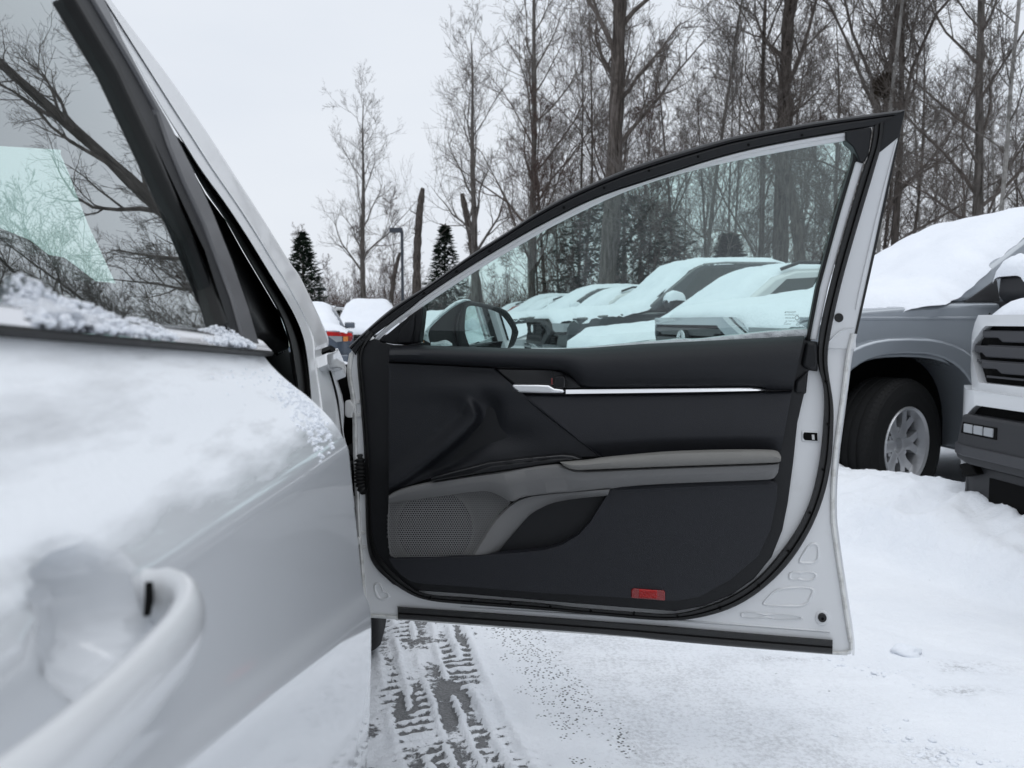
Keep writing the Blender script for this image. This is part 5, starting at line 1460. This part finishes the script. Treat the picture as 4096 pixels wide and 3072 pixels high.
# ================================================================== TREES
def gen_tree(seed, H, r0, n1=20, start=.35, spread=.55, lean=0., dens=1.0, fork=False, snag=False, L1=.34):
    rg = random.Random(seed)
    TV = []; TF = []; BV = []; BF = []
    n = 16
    path = []; x = y = 0.
    dx, dy = rg.gauss(0, .03), lean
    for i in range(n):
        path.append(Vector((x, y, H * i / (n - 1))))
        dx += rg.gauss(0, .022); dy += rg.gauss(0, .022)
        x += dx * H / n; y += dy * H / n
    if snag:
        rad = [r0 * (1.25 - .45 * i / (n - 1)) for i in range(n)]; rad[-1] *= .7
    else:
        rad = [max(.012, r0 * ((1 - i / (n - 1)) ** .8 * .93 + .05) * (1.25 if i == 0 else 1)) for i in range(n)]
    sides = 10 if r0 > .12 else 7
    # roughened trunk
    P2 = resample(path, 40); rr = []
    for i in range(40):
        f = i / 39 * (n - 1); j = min(n - 2, int(f)); q = rad[j] + (rad[j + 1] - rad[j]) * (f - j)
        rr.append(q * (1 + .07 * rg.gauss(0, 1)))
    tube_verts(P2, rr, sides, TV, TF)
    def at(t):
        f = t * (n - 1); j = min(n - 2, int(f))
        return path[j].lerp(path[j + 1], f - j), rad[j] + (rad[j + 1] - rad[j]) * (f - j), (path[j + 1] - path[j]).normalized()
    def branch(lv_, p, d, Ln, r):
        k = (7, 6, 4, 3)[lv_ - 1]
        pts = [p]; rad_ = [r]; dd = d.copy(); q = p
        for i in range(1, k):
            dd = (dd + Vector((rg.gauss(0, .20), rg.gauss(0, .20), rg.gauss(.07, .16)))).normalized()
            q = q + dd * Ln / (k - 1); pts.append(q)
            rad_.append(max(.0035 if lv_ > 2 else .006, r * (1 - .86 * i / (k - 1))))
        tube_verts(pts, rad_, (6, 4, 3, 3)[lv_ - 1], BV, BF, False)
        if lv_ >= 4: return
        nc = max(1, round(((8, 7, 5)[lv_ - 1]) * dens * (.75 + .5 * rg.random())))
        for c in range(nc):
            t = .22 + .76 * (c + rg.random()) / nc
            f = t * (k - 1); j = min(k - 2, int(f))
            pp = pts[j].lerp(pts[j + 1], f - j); ax = (pts[j + 1] - pts[j]).normalized()
            o = ax.orthogonal().normalized(); o.rotate(Matrix.Rotation(rg.random() * 6.283, 3, ax))
            a = rg.uniform(.5, .95)
            nd = (ax * math.cos(a) + o * math.sin(a) + Vector((0, 0, .12))).normalized()
            branch(lv_ + 1, pp, nd, Ln * rg.uniform(.34, .58) * (1.15 - .4 * t), max(.004, (rad_[j] * .55)))
    nb = n1
    for b in range(nb):
        t = start + (1 - start) * (b + rg.random() * .9) / nb
        if t > .985: t = .985
        p, r, ax = at(t)
        g = b * 2.399 + rg.random()
        out = Vector((math.cos(g), math.sin(g), 0))
        up = spread + .5 * t
        d = (out * (1 - up * .5) + Vector((0, 0, up))).normalized()
        Ln = H * L1 * (1.1 - .75 * (t - start) / (1 - start)) * rg.uniform(.6, 1.15)
        if snag: Ln *= .35
        branch(1, p, d, Ln, r * rg.uniform(.32, .5))
    if fork:
        for g in (rg.random() * 6, rg.random() * 6 + 3):
            p, r, ax = at(.42); d = Vector((math.cos(g) * .35, math.sin(g) * .35, 1)).normalized()
            branch(1, p, d, H * .5, r * .7)
    return TV, TF, BV, BF
PROTO = {}
def proto(key, bark, twig, **kw):
    TV, TF, BV, BF = gen_tree(**kw)
    t = mk('trunk', TV, TF, bark, None, smooth=True, local=True, fix=False).data
    c = mk('crown', BV, BF, twig, None, local=True, fix=False).data if BV else None
    for o in [o for o in COL.objects if o.name.startswith(('trunk', 'crown')) and o.parent is None]: bpy.data.objects.remove(o)
    PROTO[key] = (t, c)
proto('tall', 'bark_brown', 'twig', seed=1, H=19, r0=.25, n1=22, start=.25, dens=.9, L1=.20)
proto('wide', 'bark_grey', 'twig', seed=2, H=15, r0=.14, n1=26, start=.15, dens=.9, L1=.30)
proto('slim', 'bark_brown', 'twig', seed=3, H=14, r0=.085, n1=26, start=.12, dens=.88, L1=.25)
proto('slim2', 'bark_brown', 'twig', seed=14, H=13.5, r0=.10, n1=22, start=.14, dens=.9, fork=True, L1=.27)
proto('slim3', 'bark_grey', 'twig_grey', seed=25, H=13, r0=.07, n1=26, start=.10, dens=.88, L1=.27, lean=.04)
proto('birch', 'bark_pale', 'twig_grey', seed=6, H=14, r0=.055, n1=24, start=.18, dens=.8, L1=.18)
proto('open', 'bark_grey', 'twig_grey', seed=7, H=12, r0=.17, n1=17, start=.22, dens=.85, L1=.36)
proto('snag', 'bark_brown', 'twig', seed=8, H=7.5, r0=.19, n1=6, start=.55, snag=True, dens=.5)
proto('sapling', 'bark_brown', 'brush_twig', seed=9, H=7, r0=.04, n1=22, start=.08, dens=.8, L1=.32, spread=.75)
def tree(key, x, y, rz=0., sc=1., sz=None, label=None, cat='tree', group=None, name='bare_tree', z=-.05):
    t = thing(name, label, cat, (x, y, z), rz, group)
    t.scale = (sc, sc, sz or sc)
    a, c = PROTO[key]
    for nm, me in (('trunk', a), ('crown', c)):
        if me is None: continue
        o = bpy.data.objects.new(nm, me); COL.objects.link(o); o.parent = t
    return t
def at_px(dx, Z):             # display pixel (2212 wide) and depth -> x
    return (dx * 1.8517 - CX) / FPX * Z
# trees one can single out
for (key, dx, Z, rz, sc, lab, nm, cat) in (
    ('tall', 1300, 22, .4, 1.05, 'thick dark straight trunk with knots rising behind the sloping window frame', 'bare_tree', 'tree'),
    ('tall', 1690, 20.5, 2.2, .9, 'thick dark trunk with a crooked side limb over the middle of the door window', 'bare_tree', 'tree'),
    ('wide', 1147, 28, 1.0, 1.05, 'tall grey twin-stemmed bare tree left of the thick knotted trunk', 'bare_tree', 'tree'),
    ('open', 786, 44, .6, 1.05, 'open-crowned bare tree standing alone against the pale sky', 'bare_tree', 'tree'),
    ('snag', 900, 42, 1.2, 1.05, 'broken dead trunk without a top beside the lamp post', 'dead_tree', 'tree'),
    ('open', 1026, 40, 3.4, 1.22, 'forked bare tree with a split stem right of the broken dead trunk', 'bare_tree', 'tree'),
    ('snag', 1042, 41, 2.6, .98, 'short dead stem leaning beside the forked bare tree', 'dead_tree', 'tree'),
    ('snag', 838, 43, .2, .62, 'small broken stump tree between the lone open crown and the lamp post', 'dead_tree', 'tree'),
    ('snag', 1745, 17.5, 3.0, .62, 'broken weathered trunk seen through the rear corner of the door window', 'dead_tree', 'tree'),
    ('birch', 1893, 18, .5, 1.0, 'pale slender stem beside the leaf nest above the door corner', 'bare_tree', 'tree'),
    ('slim2', 1925, 19, 2.0, 1.0, 'forked dark tree that holds the leaf nest', 'bare_tree', 'tree'),
    ('wide', 2098, 17, 4.0, .85, 'stout dark trunk rising behind the silver truck cab', 'bare_tree', 'tree'),
    ('birch', 2140, 16, 1.7, 1.0, 'pale slender birch stem right of the stout trunk behind the silver truck', 'bare_tree', 'tree'),
):
    tree(key, at_px(dx, Z), Z, rz, sc, None, lab, cat, None, nm)
rgt = random.Random(77)
FG = 'bare trees of the wood behind the parked trucks'
FL = {'slim': 'slim dark bare tree in the wood behind the parked trucks', 'slim2': 'forked slim bare tree in the wood behind the parked trucks', 'slim3': 'leaning grey bare tree in the wood behind the parked trucks', 'wide': 'broad-crowned bare tree in the wood behind the parked trucks', 'birch': 'pale slender bare tree in the wood behind the parked trucks'}
for i in range(42):
    dx = 1120 + (2420 - 1120) * ((i + rgt.random()) / 42)
    Z = rgt.uniform(19, 46)
    if dx < 1300: Z = rgt.uniform(30, 50)
    k = rgt.choice(('slim', 'slim2', 'slim3', 'slim', 'slim2', 'wide', 'birch'))
    tree(k, at_px(dx, Z), Z, rgt.random() * 6.28, rgt.uniform(.75, 1.1), None, FL[k], 'tree', FG + ': ' + k)
# wood to the right of the lot (seen in the mirrors and panes)
RG = 'bare trees of the wood on the right of the lot'
RL = {'slim': 'slim dark bare tree in the wood on the right of the lot', 'slim2': 'forked slim bare tree in the wood on the right of the lot', 'wide': 'broad-crowned bare tree in the wood on the right of the lot'}
for i in range(30):
    k = rgt.choice(('slim', 'slim2', 'wide'))
    tree(k, rgt.uniform(12, 26), -24 + 38 * (i + rgt.random()) / 30, rgt.random() * 6.28, rgt.uniform(.8, 1.1), None, RL[k], 'tree', RG + ': ' + k)
SG = 'thin saplings along the edge of the wood'
for i in range(34):
    dx = 640 + (2350 - 640) * ((i + rgt.random()) / 34)
    Z = rgt.uniform(24, 46) if dx > 1150 else rgt.uniform(44, 58)
    tree('sapling', at_px(dx, Z), Z, rgt.random() * 6.28, rgt.uniform(.55, 1.15), None, 'thin brown sapling at the edge of the wood', 'sapling', SG, 'sapling')
# undergrowth: dense brown brush closing the view between the trunks
V = []; F = []
for i in range(7000):
    dx = rgt.uniform(620, 2500); Z = rgt.uniform(30, 56) if dx > 1150 else rgt.uniform(46, 66)
    x = at_px(dx, Z); h = rgt.uniform(.8, 3.4) * (1.25 if dx > 1150 else 1.3)
    p = Vector((x, Z, -.05)); d = Vector((rgt.gauss(0, .35), rgt.gauss(0, .3), 1)).normalized()
    a = p + d * h * .5; b2 = a + (d + Vector((rgt.gauss(0, .3), 0, rgt.gauss(0, .1)))).normalized() * h * .5
    tube_verts([p, a, b2], [.016, .012, .006], 3, V, F, False)
    for q in range(2):
        s0 = p.lerp(b2, rgt.uniform(.3, .8)); e = s0 + Vector((rgt.gauss(0, .35), rgt.gauss(0, .2), rgt.uniform(.1, .6))) * h * .35
        tube_verts([s0, e], [.009, .005], 3, V, F, False)
me = bpy.data.meshes.new('undergrowth'); me.from_pydata([tuple(v) for v in V], [], F)
o = link_mesh('undergrowth', me, 'brush_twig'); tagged(o, 'dense reddish brown undergrowth of bare stems along the wood', None, None, 'stuff')
# far wood closing the horizon
V = []; F = []
for i in range(3000):
    dx = rgt.uniform(560, 2600); Z = rgt.uniform(60, 95)
    x = at_px(dx, Z); top = 4.2 if dx > 1180 else 2.6 + 2.2 * smoothstep(1150, 1180, dx)
    h = rgt.uniform(.5, 1.0) * top
    p = Vector((x, Z, -.05)); tp = p + Vector((rgt.gauss(0, .06) * h, 0, h))
    tube_verts([p, tp], [.045 * rgt.uniform(.5, 1.6), .012], 3, V, F, False)
    for q in range(5):
        s0 = p.lerp(tp, rgt.uniform(.25, .95)); e = s0 + Vector((rgt.gauss(0, 1), 0, rgt.uniform(.3, 1.3))) * h * .13
        tube_verts([s0, e], [.018, .009], 3, V, F, False)
me = bpy.data.meshes.new('far_wood'); me.from_pydata([tuple(v) for v in V], [], F)
o = link_mesh('far_wood', me, 'brush_twig'); tagged(o, 'distant bare wood closing the horizon', None, None, 'stuff')

# evergreens
def conifer(label, x, y, H, Rb, seed, round_=False):
    rg = random.Random(seed)
    t = thing('evergreen_tree', label, 'evergreen', (x, y, -.05))
    V = []; F = []; tube_verts([(0, 0, 0), (0, 0, H * .5), (0, 0, H * .97)], [.12, .07, .02], 7, V, F); mk('trunk', V, F, 'bark_brown', t, local=True, fix=False)
    V = []; F = []
    for i in range(3600):
        z = H * (.03 + .96 * rg.random() ** 1.15)
        f = z / H
        rmax = Rb * ((1 - f) ** .85 if not round_ else math.sqrt(max(0, 1 - (2 * f - 1) ** 2))) * (.75 + .4 * (mnoise.noise(Vector((f * 9, seed, 0))) + .5) * rg.uniform(.6, 1.1))
        g = rg.random() * 6.283; r = rmax * rg.random() ** .45
        c = Vector((r * math.cos(g), r * math.sin(g), z - .12 * r))
        out = Vector((math.cos(g), math.sin(g), rg.uniform(-.5, .5))).normalized(); sd = Vector((-out.y, out.x, rg.gauss(0, .4))).normalized()
        l = rg.uniform(.14, .34); w = l * .26
        i0 = len(V); V += [c - sd * w, c + sd * w, c + out * l + sd * w * .3, c + out * l - sd * w * .3]; F.append((i0, i0 + 1, i0 + 2, i0 + 3))
    mk('crown', V, F, 'needles', t, local=True, fix=False)
conifer('dark pointed evergreen left of the lamp post', at_px(658, 42), 42, 5.6, 1.9, 1)
conifer('small round-topped pine right of the lamp post', at_px(962, 46), 46, 6.4, 1.9, 2, False)
conifer('dark dense evergreen among the trunks behind the door window', at_px(1345, 27), 27, 5.2, 2.6, 3, True)
conifer('dark evergreen behind the snowy cabs in the door window', at_px(1570, 24), 24, 3.6, 1.3, 4)
# lamp post
lp = thing('lamp_post', 'dark lamp post with a flat rectangular head at the edge of the wood', 'lamp post', (at_px(871, 38), 38, -.05))
mk('pole', *[q for q in box_vf(-.06, .06, -.06, .06, 0, 5.2)], 'steel_post', lp, local=True)
mk('lamp_head', *[q for q in box_vf(-.55, .02, -.16, .16, 5.12, 5.32)], 'steel_post', lp, local=True)
lp2 = thing('lamp_post', 'thin lamp post beside the pointed evergreen', 'lamp post', (at_px(692, 48), 48, -.05))
mk('pole', *[q for q in box_vf(-.06, .06, -.06, .06, 0, 2.9)], 'steel_post', lp2, local=True)
mk('lamp_head', *[q for q in box_vf(-.4, .4, -.16, .16, 2.85, 3.0)], 'steel_post', lp2, local=True)
# leaf nest (drey)
NZ = 19
npos = at_depth(*cO(1080, 690)[0], NZ - .3)
V = []; F = []
for i in range(900):
    d = Vector((rgt.gauss(0, 1), rgt.gauss(0, 1), rgt.gauss(0, 1))).normalized()
    c = Vector((d.x * .20, d.y * .2, d.z * .24)) * rgt.uniform(.6, 1.05)
    e = Vector((rgt.gauss(0, 1), rgt.gauss(0, 1), rgt.gauss(0, .6))).normalized() * .14
    tube_verts([c - e, c + e], [.007, .005], 3, V, F, False)
nt = mk('leaf_nest', V, F, 'nest_twigs', None, local=True, fix=False); nt.location = npos
tagged(nt, 'dark ball of twigs and leaves lodged high in the forked tree', 'nest')
